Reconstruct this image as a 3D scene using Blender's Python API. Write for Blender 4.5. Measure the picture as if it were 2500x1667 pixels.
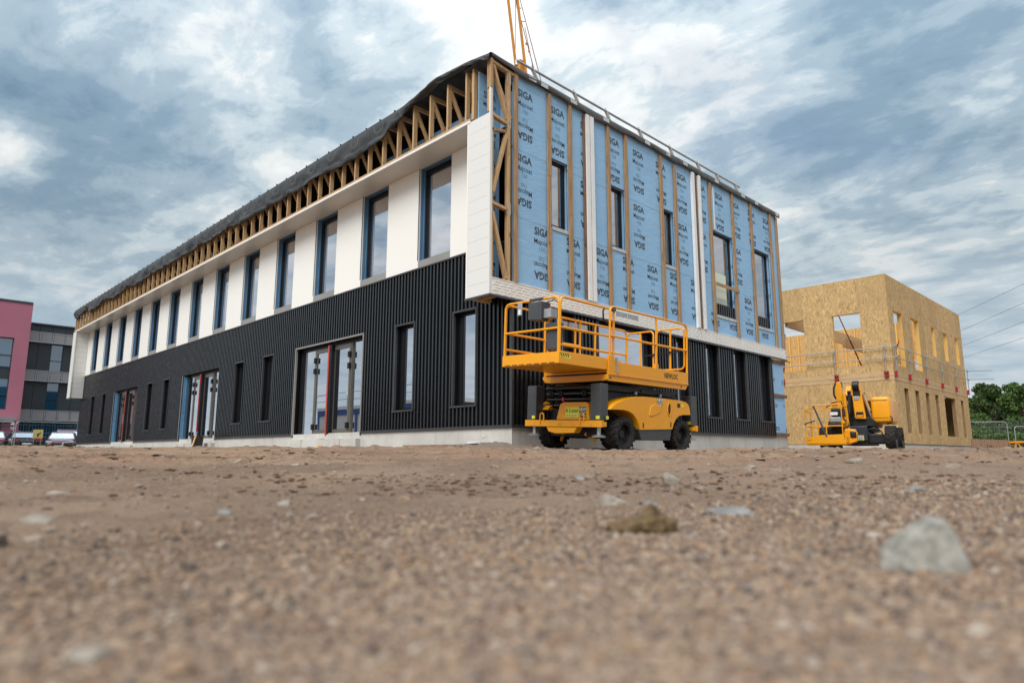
import bpy, bmesh, math, random
import numpy as np
from mathutils import Vector, Matrix

for o in list(bpy.data.objects):
    bpy.data.objects.remove(o)
SC = bpy.context.scene
COL = SC.collection
R = math.radians
random.seed(7)
rng = np.random.default_rng(11)

# ------------------------------------------------------------------ camera
CAM = Vector((-8.9825, -9.2022, 0.056))
YAW, PITCH, ROLL = 0.79732, 0.16591, 0.0012
FPX = 1639.25                       # focal length in pixels of the 2500 px wide photograph
_f = Vector((math.cos(YAW) * math.cos(PITCH), math.sin(YAW) * math.cos(PITCH), math.sin(PITCH)))
_r = Vector((math.sin(YAW), -math.cos(YAW), 0))
_u = _r.cross(_f)
RIGHT = _r * math.cos(ROLL) + _u * math.sin(ROLL)
UP = -_r * math.sin(ROLL) + _u * math.cos(ROLL)
FWD = _f
cd = bpy.data.cameras.new('camera')
cam = bpy.data.objects.new('camera', cd)
COL.objects.link(cam)
cam.matrix_world = Matrix(((RIGHT.x, UP.x, -FWD.x, CAM.x), (RIGHT.y, UP.y, -FWD.y, CAM.y), (RIGHT.z, UP.z, -FWD.z, CAM.z), (0, 0, 0, 1)))
cd.sensor_fit = 'HORIZONTAL'
cd.sensor_width = 36
cd.lens = FPX * 36 / 2500
cd.clip_start = 0.02
cd.clip_end = 3000
cd.dof.use_dof = True
cd.dof.focus_distance = 13.0
cd.dof.aperture_fstop = 2.3
SC.camera = cam

def at(u, v, D):
    """photo pixel (2500 px frame) at forward depth D -> world point"""
    return CAM + (FWD + RIGHT * ((u - 1250) / FPX) - UP * ((v - 833.5) / FPX)) * D

# ------------------------------------------------------------------ sky and sun
SUN_EL, SUN_AZ = R(47), math.atan2(-0.26, -0.96)      # direction towards the sun
W = bpy.data.worlds.new('World')
SC.world = W
W.use_nodes = True
nt = W.node_tree
nt.nodes.clear()
def WN(t, **k):
    n = nt.nodes.new(t)
    for a, b in k.items():
        setattr(n, a, b)
    return n
def wl(a, b):
    nt.links.new(a, b)
def wmath(op, a, b=None, clamp=False):
    n = WN('ShaderNodeMath', operation=op, use_clamp=clamp)
    for i, x in enumerate((a, b)):
        if x is None: continue
        if isinstance(x, (int, float)): n.inputs[i].default_value = x
        else: wl(x, n.inputs[i])
    return n.outputs[0]
def wramp(fac, stops):
    n = WN('ShaderNodeValToRGB')
    el = n.color_ramp.elements
    while len(el) < len(stops): el.new(0.5)
    for e, (p, c) in zip(el, stops):
        e.position = p
        e.color = (c, c, c, 1) if isinstance(c, (int, float)) else (*c, 1)
    n.color_ramp.interpolation = 'EASE'
    wl(fac, n.inputs[0])
    return n.outputs[0]
def wmix(fac, a, b):
    n = WN('ShaderNodeMix', data_type='RGBA')
    if isinstance(fac, (int, float)): n.inputs[0].default_value = fac
    else: wl(fac, n.inputs[0])
    for i, x in ((6, a), (7, b)):
        if isinstance(x, tuple): n.inputs[i].default_value = (*x, 1)
        else: wl(x, n.inputs[i])
    return n.outputs[2]
sky = WN('ShaderNodeTexSky', sky_type='NISHITA', sun_disc=False)
sky.sun_elevation = SUN_EL
sky.sun_rotation = math.atan2(math.cos(SUN_AZ), math.sin(SUN_AZ))
sky.air_density, sky.dust_density, sky.ozone_density = 1.0, 1.5, 1.0
tc = WN('ShaderNodeTexCoord')
sep = WN('ShaderNodeSeparateXYZ'); wl(tc.outputs['Generated'], sep.inputs[0])
den = wmath('MAXIMUM', wmath('ADD', sep.outputs[2], 0.16), 0.05)     # curved cloud deck
cxy = WN('ShaderNodeCombineXYZ')
wl(wmath('DIVIDE', sep.outputs[0], den), cxy.inputs[0])
wl(wmath('DIVIDE', sep.outputs[1], den), cxy.inputs[1])
def wnoise(vec, scale, detail, rough, dist=0.0, loc=(0, 0, 0), rot=0.0, scl=(1, 1, 1)):
    m = WN('ShaderNodeMapping')
    m.inputs['Location'].default_value = loc
    m.inputs['Rotation'].default_value = (0, 0, rot)
    m.inputs['Scale'].default_value = scl
    wl(vec, m.inputs[0])
    n = WN('ShaderNodeTexNoise')
    n.inputs['Scale'].default_value = scale
    n.inputs['Detail'].default_value = detail
    n.inputs['Roughness'].default_value = rough
    n.inputs['Distortion'].default_value = dist
    wl(m.outputs[0], n.inputs['Vector'])
    return n.outputs[0]
big = wnoise(cxy.outputs[0], 0.85, 3.0, 0.5, 0.3, SKY_A := (3.1, 1.7, 0), 0.5)
mid = wnoise(cxy.outputs[0], 3.0, 8.0, 0.56, 0.35, (8.3, 2.2, 0), 0.9)
fine = wnoise(cxy.outputs[0], 8.5, 7.0, 0.62, 0.25, (1.3, 5.2, 0), 1.1, (1.0, 0.6, 1))
dens = wmath('SUBTRACT', wmath('ADD', wmath('MULTIPLY', big, 0.30), wmath('ADD', wmath('MULTIPLY', mid, 0.60), wmath('MULTIPLY', fine, 0.42))), 0.130)
# the larger cloud masses and breaks of that day: (direction as a photo pixel, angular radius, weight)
for u_, v_, r_, w_ in ((90, 200, .22, .11), (400, 420, .17, .13), (200, 560, .16, .035), (800, 230, .10, .075), (650, 30, .12, .06), (300, 30, .12, .05), (600, 170, .08, -.11), (560, 540, .11, -.10), (25, 385, .035, -.26), (1000, 100, .15, -.06),
                       (1330, 330, .16, -.05), (1600, 200, .20, -.07), (2330, 40, .18, .085), (2280, 430, .22, .065), (1960, 420, .16, .045), (2050, 130, .14, .03), (2000, 650, .12, -.02), (1450, 40, .1, .05), (330, 760, .12, .0), (60, 700, .10, -.01)):
    dv = (FWD + RIGHT * ((u_ - 1250) / FPX) - UP * ((v_ - 833.5) / FPX)).normalized()
    ds = WN('ShaderNodeVectorMath', operation='DISTANCE'); wl(tc.outputs['Generated'], ds.inputs[0]); ds.inputs[1].default_value = dv
    q = wmath('DIVIDE', ds.outputs['Value'], r_); g_ = wmath('EXPONENT', wmath('MULTIPLY', wmath('MULTIPLY', q, q), -1.0))
    dens = wmath('ADD', dens, wmath('MULTIPLY', g_, w_ * 0.95))
# dens centred near 0.56: low = lit, thin cloud; high = thick blue-grey bellies
lit = wramp(dens, [(0.40, (0.405, 0.412, 0.408)), (0.48, (0.350, 0.368, 0.372)), (0.55, (0.252, 0.294, 0.320)), (0.63, (0.168, 0.218, 0.258)), (0.73, (0.112, 0.162, 0.208)), (0.86, (0.074, 0.120, 0.168))])
gap = wramp(wnoise(cxy.outputs[0], 1.7, 5.0, 0.55, 0.4, (4.7, 9.9, 0), 0.3), [(0.34, 1.0), (0.47, 0.0)])
skyv = WN('ShaderNodeVectorMath', operation='SCALE'); wl(sky.outputs[0], skyv.inputs[0]); skyv.inputs[3].default_value = 0.06
cloudy = wmix(wmath('MULTIPLY', gap, 0.22), lit, skyv.outputs[0])
# distant cloud deck near the horizon melts to a pale even grey blue
hz = wramp(sep.outputs[2], [(0.0, 1.0), (0.13, 0.72), (0.32, 0.0)])
hcol = wmix(wramp(wnoise(tc.outputs['Generated'], 3.0, 5.0, 0.5, 0.2, (2, 7, 1), 0, (1, 1, 5)), [(0.38, 0.0), (0.62, 1.0)]), (0.215, 0.270, 0.315), (0.325, 0.365, 0.388))
cloudy = wmix(wmath('MULTIPLY', hz, 0.82), cloudy, hcol)
# an overcast sky grows brighter towards the zenith (CIE overcast luminance)
cie = wmath('MAXIMUM', wmath('MULTIPLY', wmath('ADD', wmath('MULTIPLY', wmath('MAXIMUM', sep.outputs[2], 0.0), 2.0), 1.0), 0.60), 0.9)
cs_ = WN('ShaderNodeVectorMath', operation='SCALE'); wl(cloudy, cs_.inputs[0]); wl(cie, cs_.inputs[3])
bg = WN('ShaderNodeBackground'); wl(cs_.outputs[0], bg.inputs[0]); bg.inputs[1].default_value = 1.0
wo = WN('ShaderNodeOutputWorld'); wl(bg.outputs[0], wo.inputs[0])

sd = bpy.data.lights.new('sun', 'SUN')
sd.energy = 1.5
sd.angle = R(40)
sd.color = (1.0, 0.96, 0.90)
sun = bpy.data.objects.new('sun', sd)
COL.objects.link(sun)
sv = Vector((math.cos(SUN_EL) * math.cos(SUN_AZ), math.cos(SUN_EL) * math.sin(SUN_AZ), math.sin(SUN_EL)))
sun.rotation_euler = sv.to_track_quat('Z', 'Y').to_euler()
sun.location = (-20, -20, 40)
SC.view_settings.view_transform = 'Standard'
SC.view_settings.look = 'None'
SC.view_settings.gamma = 1
SC.view_settings.use_curve_mapping = False
SC.view_settings.exposure = 1.15

# ------------------------------------------------------------------ materials
class NT:
    def __init__(s, name):
        s.m = bpy.data.materials.new(name); s.m.use_nodes = True
        s.t = s.m.node_tree; s.t.nodes.clear()
        s.out = s.n('ShaderNodeOutputMaterial'); s.p = s.n('ShaderNodeBsdfPrincipled')
        s.l(s.p.outputs[0], s.out.inputs[0])
        s.c = s.n('ShaderNodeTexCoord')
    def n(s, t, **k):
        x = s.t.nodes.new(t)
        for a, b in k.items(): setattr(x, a, b)
        return x
    def l(s, a, b): s.t.links.new(a, b)
    def vec(s, scale=(1, 1, 1), rnd=False, src='Object'):
        m = s.n('ShaderNodeMapping'); m.inputs['Scale'].default_value = scale
        s.l(s.c.outputs[src], m.inputs[0])
        if rnd:
            oi = s.n('ShaderNodeObjectInfo')
            mu = s.n('ShaderNodeMath', operation='MULTIPLY'); mu.inputs[1].default_value = 37.0
            s.l(oi.outputs['Random'], mu.inputs[0])
            cb = s.n('ShaderNodeCombineXYZ')
            for i in range(3): s.l(mu.outputs[0], cb.inputs[i])
            s.l(cb.outputs[0], m.inputs['Location'])
        return m.outputs[0]
    def noise(s, vec, scale, detail=4, rough=0.55, dist=0.0):
        x = s.n('ShaderNodeTexNoise')
        for k, v in (('Scale', scale), ('Detail', detail), ('Roughness', rough), ('Distortion', dist)): x.inputs[k].default_value = v
        s.l(vec, x.inputs['Vector']); return x.outputs[0]
    def voro(s, vec, scale, out='Color', rand=1.0):
        x = s.n('ShaderNodeTexVoronoi'); x.inputs['Scale'].default_value = scale; x.inputs['Randomness'].default_value = rand
        s.l(vec, x.inputs['Vector']); return x.outputs[out]
    def ramp(s, fac, stops, interp='LINEAR'):
        x = s.n('ShaderNodeValToRGB'); e = x.color_ramp.elements; x.color_ramp.interpolation = interp
        while len(e) < len(stops): e.new(0.5)
        for a, (p, c) in zip(e, stops):
            a.position = p; a.color = (c, c, c, 1) if isinstance(c, (int, float)) else (*c, 1)
        s.l(fac, x.inputs[0]); return x.outputs[0]
    def mix(s, fac, a, b, mode='MIX'):
        x = s.n('ShaderNodeMix', data_type='RGBA', blend_type=mode)
        for i, v in ((0, fac), (6, a), (7, b)):
            if isinstance(v, tuple): x.inputs[i].default_value = (*v, 1)
            elif isinstance(v, (int, float)): x.inputs[i].default_value = v
            else: s.l(v, x.inputs[i])
        return x.outputs[2]
    def math(s, op, a, b=0.0, clamp=False):
        x = s.n('ShaderNodeMath', operation=op, use_clamp=clamp)
        for i, v in ((0, a), (1, b)):
            if isinstance(v, (int, float)): x.inputs[i].default_value = v
            else: s.l(v, x.inputs[i])
        return x.outputs[0]
    def bump(s, h, strength=0.3, dist=0.01):
        x = s.n('ShaderNodeBump'); x.inputs['Strength'].default_value = strength; x.inputs['Distance'].default_value = dist
        s.l(h, x.inputs['Height']); s.l(x.outputs[0], s.p.inputs['Normal'])
    def set(s, col=None, rough=None, metal=None, spec=None):
        for k, v in (('Base Color', col), ('Roughness', rough), ('Metallic', metal), ('Specular IOR Level', spec)):
            if v is None: continue
            if isinstance(v, tuple): s.p.inputs[k].default_value = (*v, 1)
            elif isinstance(v, (int, float)): s.p.inputs[k].default_value = v
            else: s.l(v, s.p.inputs[k])
        return s.m
def sc(c, k): return tuple(min(1, x * k) for x in c)
def plain(name, col, rough=0.5, metal=0.0, var=0.12, scale=3.0, spec=0.5, bump=0.0, bscale=40, dirt=None, rnd=False, even=False):
    """painted or coated surface with uneven colour, worn gloss and, if asked, dirt patches"""
    t = NT(name); v = t.vec(rnd=rnd)
    n = t.noise(v, scale, 1.0 if even else 6, 0.5 if even else 0.6)
    c = t.mix(t.ramp(n, [(0.3, 0.0), (0.7, 1.0)]), sc(col, 1 - var), sc(col, 1 + var))
    if dirt:
        d = t.ramp(t.noise(v, scale * 2.3, 8, 0.7, 0.4), [(0.55, 0.0), (0.72, 1.0)])
        c = t.mix(t.math('MULTIPLY', d, dirt[1]), c, dirt[0])
    r = rough if even else t.ramp(t.noise(v, scale * 4, 4), [(0.3, max(0.02, rough - 0.08)), (0.7, min(1, rough + 0.08))])
    if bump: t.bump(t.noise(v, bscale, 4), bump, 0.01)
    return t.set(c, r, metal, spec)
def wood(name, light, dark, scale=(7, 7, 0.5), rough=0.7, knots=True):
    t = NT(name); v = t.vec(scale, rnd=True)
    n = t.noise(v, 4.0, 6, 0.62, 0.6)
    c = t.ramp(n, [(0.30, dark), (0.5, sc(light, 0.86)), (0.72, light)])
    if knots:
        k = t.voro(t.vec((2.2, 2.2, 1.1), rnd=True), 1.6, 'Distance')
        c = t.mix(t.ramp(k, [(0.05, 0.75), (0.13, 0.0)]), c, sc(dark, 0.45))
    t.bump(n, 0.25, 0.004)
    return t.set(c, rough, 0, 0.3)
def osb(name, base, k=1.0):
    """pressed strand board: large flat chips lying every way"""
    t = NT(name)
    cols = []
    for i, (sx, sy, rot, scl) in enumerate(((1, 3.2, 0.5, 6.6), (1, 3.0, -0.65, 6.0), (1, 3.5, 1.35, 6.3))):
        m = t.n('ShaderNodeMapping'); m.inputs['Rotation'].default_value = (rot, rot * 0.9, rot); m.inputs['Scale'].default_value = (sx * 1.6, sy * 0.8, 1.6 / sy + 0.4)
        m.inputs['Location'].default_value = (i * 3.1, i * 1.7, 0)
        nz = t.n('ShaderNodeTexNoise'); nz.inputs['Scale'].default_value = 2.5; nz.inputs['Detail'].default_value = 2
        t.l(t.c.outputs['Object'], nz.inputs['Vector'])
        ad = t.n('ShaderNodeVectorMath', operation='ADD'); t.l(t.c.outputs['Object'], ad.inputs[0])
        sb = t.n('ShaderNodeVectorMath', operation='SCALE'); t.l(nz.outputs[1], sb.inputs[0]); sb.inputs[3].default_value = 0.16
        t.l(sb.outputs[0], ad.inputs[1]); t.l(ad.outputs[0], m.inputs[0])
        cols.append(t.voro(m.outputs[0], scl * k, 'Color'))
    g = []
    for c in cols:
        s = t.n('ShaderNodeSeparateColor'); t.l(c, s.inputs[0]); g.append(s.outputs)
    pick = t.math('GREATER_THAN', g[0][1], 0.5)
    h = t.mix(pick, g[0][0], g[1][0]); pick2 = t.math('GREATER_THAN', g[1][2], 0.62)
    h = t.mix(pick2, h, g[2][0])
    c = t.ramp(h, [(0.0, sc(base, 0.60)), (0.12, sc(base, 0.84)), (0.5, base), (0.82, sc(base, 1.12)), (1.0, sc(base, 1.38))])
    big = t.noise(t.vec((0.8, 0.8, 0.35)), 1.0, 3)
    c = t.mix(t.ramp(big, [(0.35, 0.22), (0.65, 0.0)]), c, sc(base, 0.62))
    oi = t.n('ShaderNodeObjectInfo')                      # every board a little lighter or darker
    c = t.mix(t.math('MULTIPLY', oi.outputs['Random'], 0.50), c, sc(base, 0.66))
    t.bump(h, 0.25, 0.004)
    return t.set(c, 0.72, 0, 0.25)
def glass(name, tint=(0.012, 0.016, 0.022), refl=0.5, rough=0.015):
    """coated double glazing in front of an unlit room: strong mirror layer over a dark body"""
    t = NT(name)
    t.set(tint, 0.1, 0, 0.4)
    gl = t.n('ShaderNodeBsdfGlossy'); gl.inputs['Roughness'].default_value = rough; gl.inputs['Color'].default_value = (0.86, 0.88, 0.95, 1)
    w = t.noise(t.vec((0.7, 0.7, 0.7)), 1.2, 1)
    b = t.n('ShaderNodeBump'); b.inputs['Strength'].default_value = 0.03; b.inputs['Distance'].default_value = 0.05
    t.l(w, b.inputs['Height']); t.l(b.outputs[0], gl.inputs['Normal'])
    fr = t.n('ShaderNodeFresnel'); fr.inputs[0].default_value = 1.5
    f = t.math('ADD', t.math('MULTIPLY', fr.outputs[0], 1.0 - refl), refl, True)
    mx = t.n('ShaderNodeMixShader'); t.l(f, mx.inputs[0]); t.l(t.p.outputs[0], mx.inputs[1]); t.l(gl.outputs[0], mx.inputs[2])
    t.l(mx.outputs[0], t.out.inputs[0])
    return t.m

M = {}
M['cladding'] = plain('black_cladding', (0.0075, 0.0085, 0.011), 0.30, 0.0, 0.10, 0.8, 0.6)
_p = [n for n in M['cladding'].node_tree.nodes if n.type == 'BSDF_PRINCIPLED'][0]; _p.inputs['Coat Weight'].default_value = 0.28; _p.inputs['Coat Roughness'].default_value = 0.22
M['flashing'] = plain('dark_flashing', (0.045, 0.047, 0.052), 0.38, 0.2, 0.15, 2.0)
M['black'] = plain('black_frame', (0.005, 0.005, 0.006), 0.42, 0.0, 0.2, 3.0, 0.3)
M['reveal'] = plain('reveal_lining', (0.004, 0.004, 0.005), 0.55, 0, 0.2, 2.0, 0.2)
M['white'] = plain('white_wall_panel', (0.80, 0.79, 0.76), 0.30, 0, 0.015, 0.35, even=True)
M['cheek'] = plain('white_boarding', (0.68, 0.68, 0.665), 0.38, 0, 0.015, 0.5, even=True)
M['soffit'] = plain('pale_soffit', (0.62, 0.605, 0.56), 0.25, 0, 0.015, 0.3, even=True)
M['sill'] = plain('grey_sill', (0.30, 0.285, 0.27), 0.35, 0.3, 0.08, 1.0)
M['frame_grey'] = plain('taupe_door_frame', (0.12, 0.108, 0.092), 0.4, 0.2, 0.08, 2.0)
M['red'] = plain('red_edge_strip', (0.42, 0.05, 0.032), 0.5, 0, 0.12, 2.0)
M['redsteel'] = plain('red_steel', (0.33, 0.018, 0.02), 0.5, 0.1, 0.2, 6.0, dirt=((0.25, 0.16, 0.12), 0.3))
M['rust'] = plain('rusty_prop', (0.20, 0.045, 0.025), 0.6, 0.2, 0.3, 6.0)
M['galv'] = plain('galvanised_steel', (0.42, 0.44, 0.46), 0.42, 0.7, 0.15, 8.0)
M['whitebat'] = plain('white_batten', (0.76, 0.77, 0.77), 0.5, 0, 0.05, 3.0, dirt=((0.5, 0.48, 0.45), 0.3))
M['vent'] = plain('white_vent_strip', (0.80, 0.79, 0.76), 0.5, 0, 0.04, 2.0)
M['ink'] = plain('dark_print', (0.045, 0.065, 0.085), 0.6, 0, 0.1, 4.0)
M['inkpale'] = plain('pale_print', (0.12, 0.21, 0.33), 0.6, 0, 0.1, 4.0)
M['tape'] = plain('silver_tape', (0.5, 0.5, 0.5), 0.35, 0.2, 0.2, 5.0)
M['batten'] = wood('softwood_batten', (0.44, 0.275, 0.145), (0.20, 0.11, 0.05))
M['truss'] = wood('truss_timber', (0.57, 0.375, 0.195), (0.33, 0.19, 0.085))
M['darkbat'] = wood('weathered_batten', (0.22, 0.13, 0.085), (0.09, 0.05, 0.035))
M['glulam'] = wood('laminated_beam', (0.60, 0.42, 0.235), (0.36, 0.22, 0.10), (0.6, 0.6, 9), knots=False)
M['stud'] = wood('yellow_stud', (0.80, 0.51, 0.16), (0.60, 0.34, 0.08))
M['reclaimed'] = wood('old_planks', (0.30, 0.19, 0.125), (0.11, 0.065, 0.045))
M['osb'] = osb('strand_board', (0.54, 0.362, 0.168))
M['osb_in'] = osb('inner_strand_board', (0.60, 0.385, 0.165))
M['glass'] = glass('window_glass', refl=0.72)
M['glass2'] = glass('gable_glass', refl=0.44)
M['glass_blue'] = glass('office_glass', (0.012, 0.075, 0.14), 0.16)
M['pane_light'] = plain('pale_pane_light', (0.66, 0.72, 0.58), 0.15, 0, 0.08, 1.5)  # light showing in the gable glass, put into a pale colour
M['yellow'] = plain('yellow_paint', (0.78, 0.325, 0.004), 0.32, 0, 0.05, 1.2, dirt=((0.50, 0.24, 0.03), 0.35))
M['yellow_worn'] = plain('chipped_yellow_paint', (0.74, 0.305, 0.005), 0.38, 0, 0.06, 3.0, dirt=((0.10, 0.06, 0.03), 0.55))
M['crane'] = plain('crane_paint', (0.52, 0.215, 0.012), 0.4, 0, 0.08, 2.0, dirt=((0.3, 0.15, 0.05), 0.4))
M['orange'] = plain('orange_paint', (0.75, 0.27, 0.015), 0.4, 0, 0.08, 3.0)
M['anthracite'] = plain('grey_machine_paint', (0.055, 0.059, 0.064), 0.42, 0.1, 0.12, 3.0, dirt=((0.2, 0.18, 0.15), 0.25))
M['machine'] = plain('black_machine_steel', (0.013, 0.013, 0.014), 0.45, 0.2, 0.25, 5.0, dirt=((0.06, 0.05, 0.04), 0.3))
M['rubber'] = plain('tyre_rubber', (0.018, 0.017, 0.016), 0.8, 0, 0.2, 6.0, 0.3, dirt=((0.15, 0.105, 0.07), 0.75))
M['signyel'] = plain('lime_yellow_sign', (0.72, 0.68, 0.03), 0.45, 0, 0.05, 3.0)
M['signdark'] = plain('dark_sign', (0.045, 0.045, 0.05), 0.45, 0, 0.1, 3.0)
M['signwhite'] = plain('white_print', (0.82, 0.82, 0.80), 0.5, 0, 0.03, 3.0)
M['signteal'] = plain('teal_print', (0.10, 0.36, 0.40), 0.5, 0, 0.05, 3.0)
M['redlens'] = plain('red_lens', (0.5, 0.01, 0.015), 0.2, 0, 0.1, 3.0)
M['pink'] = plain('pink_render', (0.43, 0.155, 0.215), 0.75, 0, 0.07, 0.5, 0.3, bump=0.2, bscale=60)
M['charcoal'] = plain('charcoal_panel', (0.034, 0.042, 0.050), 0.45, 0, 0.12, 0.6, rnd=True)
M['perf'] = plain('perforated_grey_metal', (0.30, 0.29, 0.30), 0.5, 0.3, 0.08, 1.0, rnd=True)
M['cabin_white'] = plain('cabin_white', (0.70, 0.70, 0.68), 0.5, 0, 0.05, 0.8)
M['cabin_blue'] = plain('cabin_blue', (0.02, 0.09, 0.30), 0.45, 0, 0.08, 1.0)
M['paper'] = plain('white_paper', (0.75, 0.76, 0.78), 0.7, 0, 0.05, 6.0)
M['bucket'] = plain('dark_bucket', (0.03, 0.03, 0.033), 0.5, 0, 0.2, 5.0)
M['handle'] = plain('pale_wood_handle', (0.55, 0.38, 0.20), 0.6, 0, 0.1, 6.0)
M['bark'] = plain('bark', (0.075, 0.055, 0.040), 0.9, 0, 0.3, 6.0, bump=0.6, bscale=20)
def concrete():
    t = NT('cast_concrete'); v = t.vec()
    n = t.noise(v, 1.3, 8, 0.65); m = t.noise(t.vec((3, 3, 0.35)), 2.2, 5, 0.6)
    c = t.ramp(n, [(0.25, (0.40, 0.385, 0.36)), (0.55, (0.52, 0.505, 0.475)), (0.8, (0.60, 0.585, 0.55))])
    c = t.mix(t.ramp(m, [(0.56, 0.0), (0.75, 0.55)]), c, (0.30, 0.28, 0.255))
    g = t.ramp(t.noise(v, 4.0, 8, 0.7, 0.6), [(0.62, 0.0), (0.68, 0.6)])
    c = t.mix(g, c, (0.22, 0.20, 0.18))
    t.bump(t.noise(v, 25, 6, 0.7), 0.35, 0.012)
    return t.set(c, 0.85, 0, 0.3)
M['concrete'] = concrete()
def membrane():
    t = NT('blue_membrane'); v = t.vec()
    n = t.noise(v, 0.9, 5, 0.55, 0.4)
    c = t.ramp(n, [(0.3, (0.25, 0.45, 0.675)), (0.7, (0.295, 0.51, 0.745))])
    c = t.mix(t.ramp(t.noise(v, 9, 5, 0.65), [(0.60, 0.0), (0.74, 0.3)]), c, (0.30, 0.46, 0.66))
    w = t.noise(t.vec((0.9, 0.9, 2.4)), 1.6, 5, 0.6, 1.8)
    t.bump(w, 0.33, 0.045)
    return t.set(c, 0.5, 0, 0.35)
M['membrane'] = membrane()
def tarp():
    t = NT('black_roofing_membrane'); v = t.vec()
    n = t.noise(v, 2.0, 6, 0.6)
    c = t.ramp(n, [(0.3, (0.013, 0.013, 0.014)), (0.7, (0.030, 0.029, 0.030))])
    # faint printed rings of the maker along the drape
    m = t.n('ShaderNodeMapping'); t.l(t.c.outputs['Object'], m.inputs[0])
    s = t.n('ShaderNodeSeparateXYZ'); t.l(m.outputs[0], s.inputs[0])
    fy = t.math('SUBTRACT', t.math('FRACT', t.math('DIVIDE', s.outputs[1], 1.1)), 0.5)
    dy = t.math('MULTIPLY', fy, 1.1); dz = t.math('SUBTRACT', s.outputs[2], 7.86)
    rr = t.math('SQRT', t.math('ADD', t.math('MULTIPLY', dy, dy), t.math('MULTIPLY', dz, dz)))
    ring = t.math('LESS_THAN', t.math('ABSOLUTE', t.math('SUBTRACT', rr, 0.19)), 0.024)
    ring = t.math('MULTIPLY', ring, t.math('LESS_THAN', dz, 0.02))
    bar = t.math('MULTIPLY', t.math('LESS_THAN', t.math('ABSOLUTE', t.math('SUBTRACT', dz, -0.34)), 0.035), t.math('LESS_THAN', t.math('ABSOLUTE', dy), 0.42))
    c = t.mix(t.math('MULTIPLY', t.math('MAXIMUM', ring, bar), 0.28), c, (0.15, 0.15, 0.155))
    t.bump(t.noise(t.vec((2, 5, 5)), 1.6, 6, 0.6, 0.8), 0.5, 0.03)
    return t.set(c, 0.48, 0, 0.45)
M['tarp'] = tarp()
M['greytarp'] = plain('grey_roof_edge', (0.075, 0.072, 0.072), 0.5, 0, 0.3, 3.0, bump=0.5, bscale=8)
def leaf(name, a, b):
    t = NT(name); oi = t.n('ShaderNodeNewGeometry')
    c = t.ramp(oi.outputs['Random Per Island'], [(0.0, a), (1.0, b)])
    t.set(c, 0.55, 0, 0.35)
    tr = t.n('ShaderNodeBsdfTranslucent'); t.l(c, tr.inputs[0])
    mx = t.n('ShaderNodeMixShader'); mx.inputs[0].default_value = 0.3
    t.l(t.p.outputs[0], mx.inputs[1]); t.l(tr.outputs[0], mx.inputs[2]); t.l(mx.outputs[0], t.out.inputs[0])
    return t.m
M['leaf_dark'] = leaf('dark_leaves', (0.030, 0.058, 0.014), (0.080, 0.130, 0.032))
M['leaf_mid'] = leaf('mid_green_leaves', (0.040, 0.085, 0.015), (0.095, 0.16, 0.035))
M['leaf_grey'] = leaf('grey_green_leaves', (0.050, 0.078, 0.035), (0.11, 0.15, 0.075))
M['grass'] = leaf('grass_blades', (0.045, 0.075, 0.018), (0.14, 0.16, 0.05))
def paint(name, col, rough=0.22):
    t = NT(name); t.set(col, rough, 0.25, 0.5); t.p.inputs['Coat Weight'].default_value = 0.8; t.p.inputs['Coat Roughness'].default_value = 0.05
    return t.m
M['car_black'] = paint('black_car_paint', (0.010, 0.011, 0.016))
M['car_burgundy'] = paint('burgundy_car_paint', (0.085, 0.012, 0.030))
M['car_plum'] = paint('plum_car_paint', (0.060, 0.030, 0.050))
M['car_grey'] = paint('grey_car_paint', (0.12, 0.15, 0.19))
M['carglass'] = glass('car_glass', (0.01, 0.012, 0.014), 0.22)
M['lamp'] = plain('clear_lamp', (0.6, 0.62, 0.64), 0.1, 0.3, 0.05, 4.0)
def stone(name, a, b, scale=18):
    t = NT(name); v = t.vec()
    n = t.noise(v, scale, 6, 0.65)
    t.bump(t.noise(v, scale * 3, 5, 0.7), 0.6, 0.01)
    return t.set(t.ramp(n, [(0.3, a), (0.7, b)]), 0.85, 0, 0.3)
M['stone_pale'] = stone('pale_stone', (0.17, 0.145, 0.12), (0.36, 0.32, 0.275))
M['stone_grey'] = stone('grey_stone', (0.12, 0.118, 0.115), (0.28, 0.275, 0.265))
M['clod'] = stone('earth_clod', (0.060, 0.038, 0.018), (0.215, 0.142, 0.072), 40)
M['stone_green'] = stone('mottled_stone', (0.115, 0.110, 0.095), (0.47, 0.445, 0.395), 26)

# ------------------------------------------------------------------ mesh helpers
_txt = {}
def text_polys(s, bold=0.0):
    """outline of a word as (verts, faces) in a unit em, from the built-in font"""
    k = (s, bold)
    if k not in _txt:
        cu = bpy.data.curves.new('t', 'FONT'); cu.body = s; cu.align_x = 'CENTER'; cu.align_y = 'CENTER'
        cu.resolution_u = 2; cu.offset = bold; cu.fill_mode = 'FRONT'
        o = bpy.data.objects.new('t', cu); COL.objects.link(o)
        dg = bpy.context.evaluated_depsgraph_get()
        me = bpy.data.meshes.new_from_object(o.evaluated_get(dg))
        _txt[k] = ([v.co.copy() for v in me.vertices], [tuple(p.vertices) for p in me.polygons])
        bpy.data.objects.remove(o); bpy.data.curves.remove(cu); bpy.data.meshes.remove(me)
    return _txt[k]

def LONG(a, b, o): return (-o, a, b)        # long facade: a runs along y, o outwards (-x)
def GABLE(a, b, o): return (a, -o, b)       # gable: a runs along x, o outwards (-y)

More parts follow.
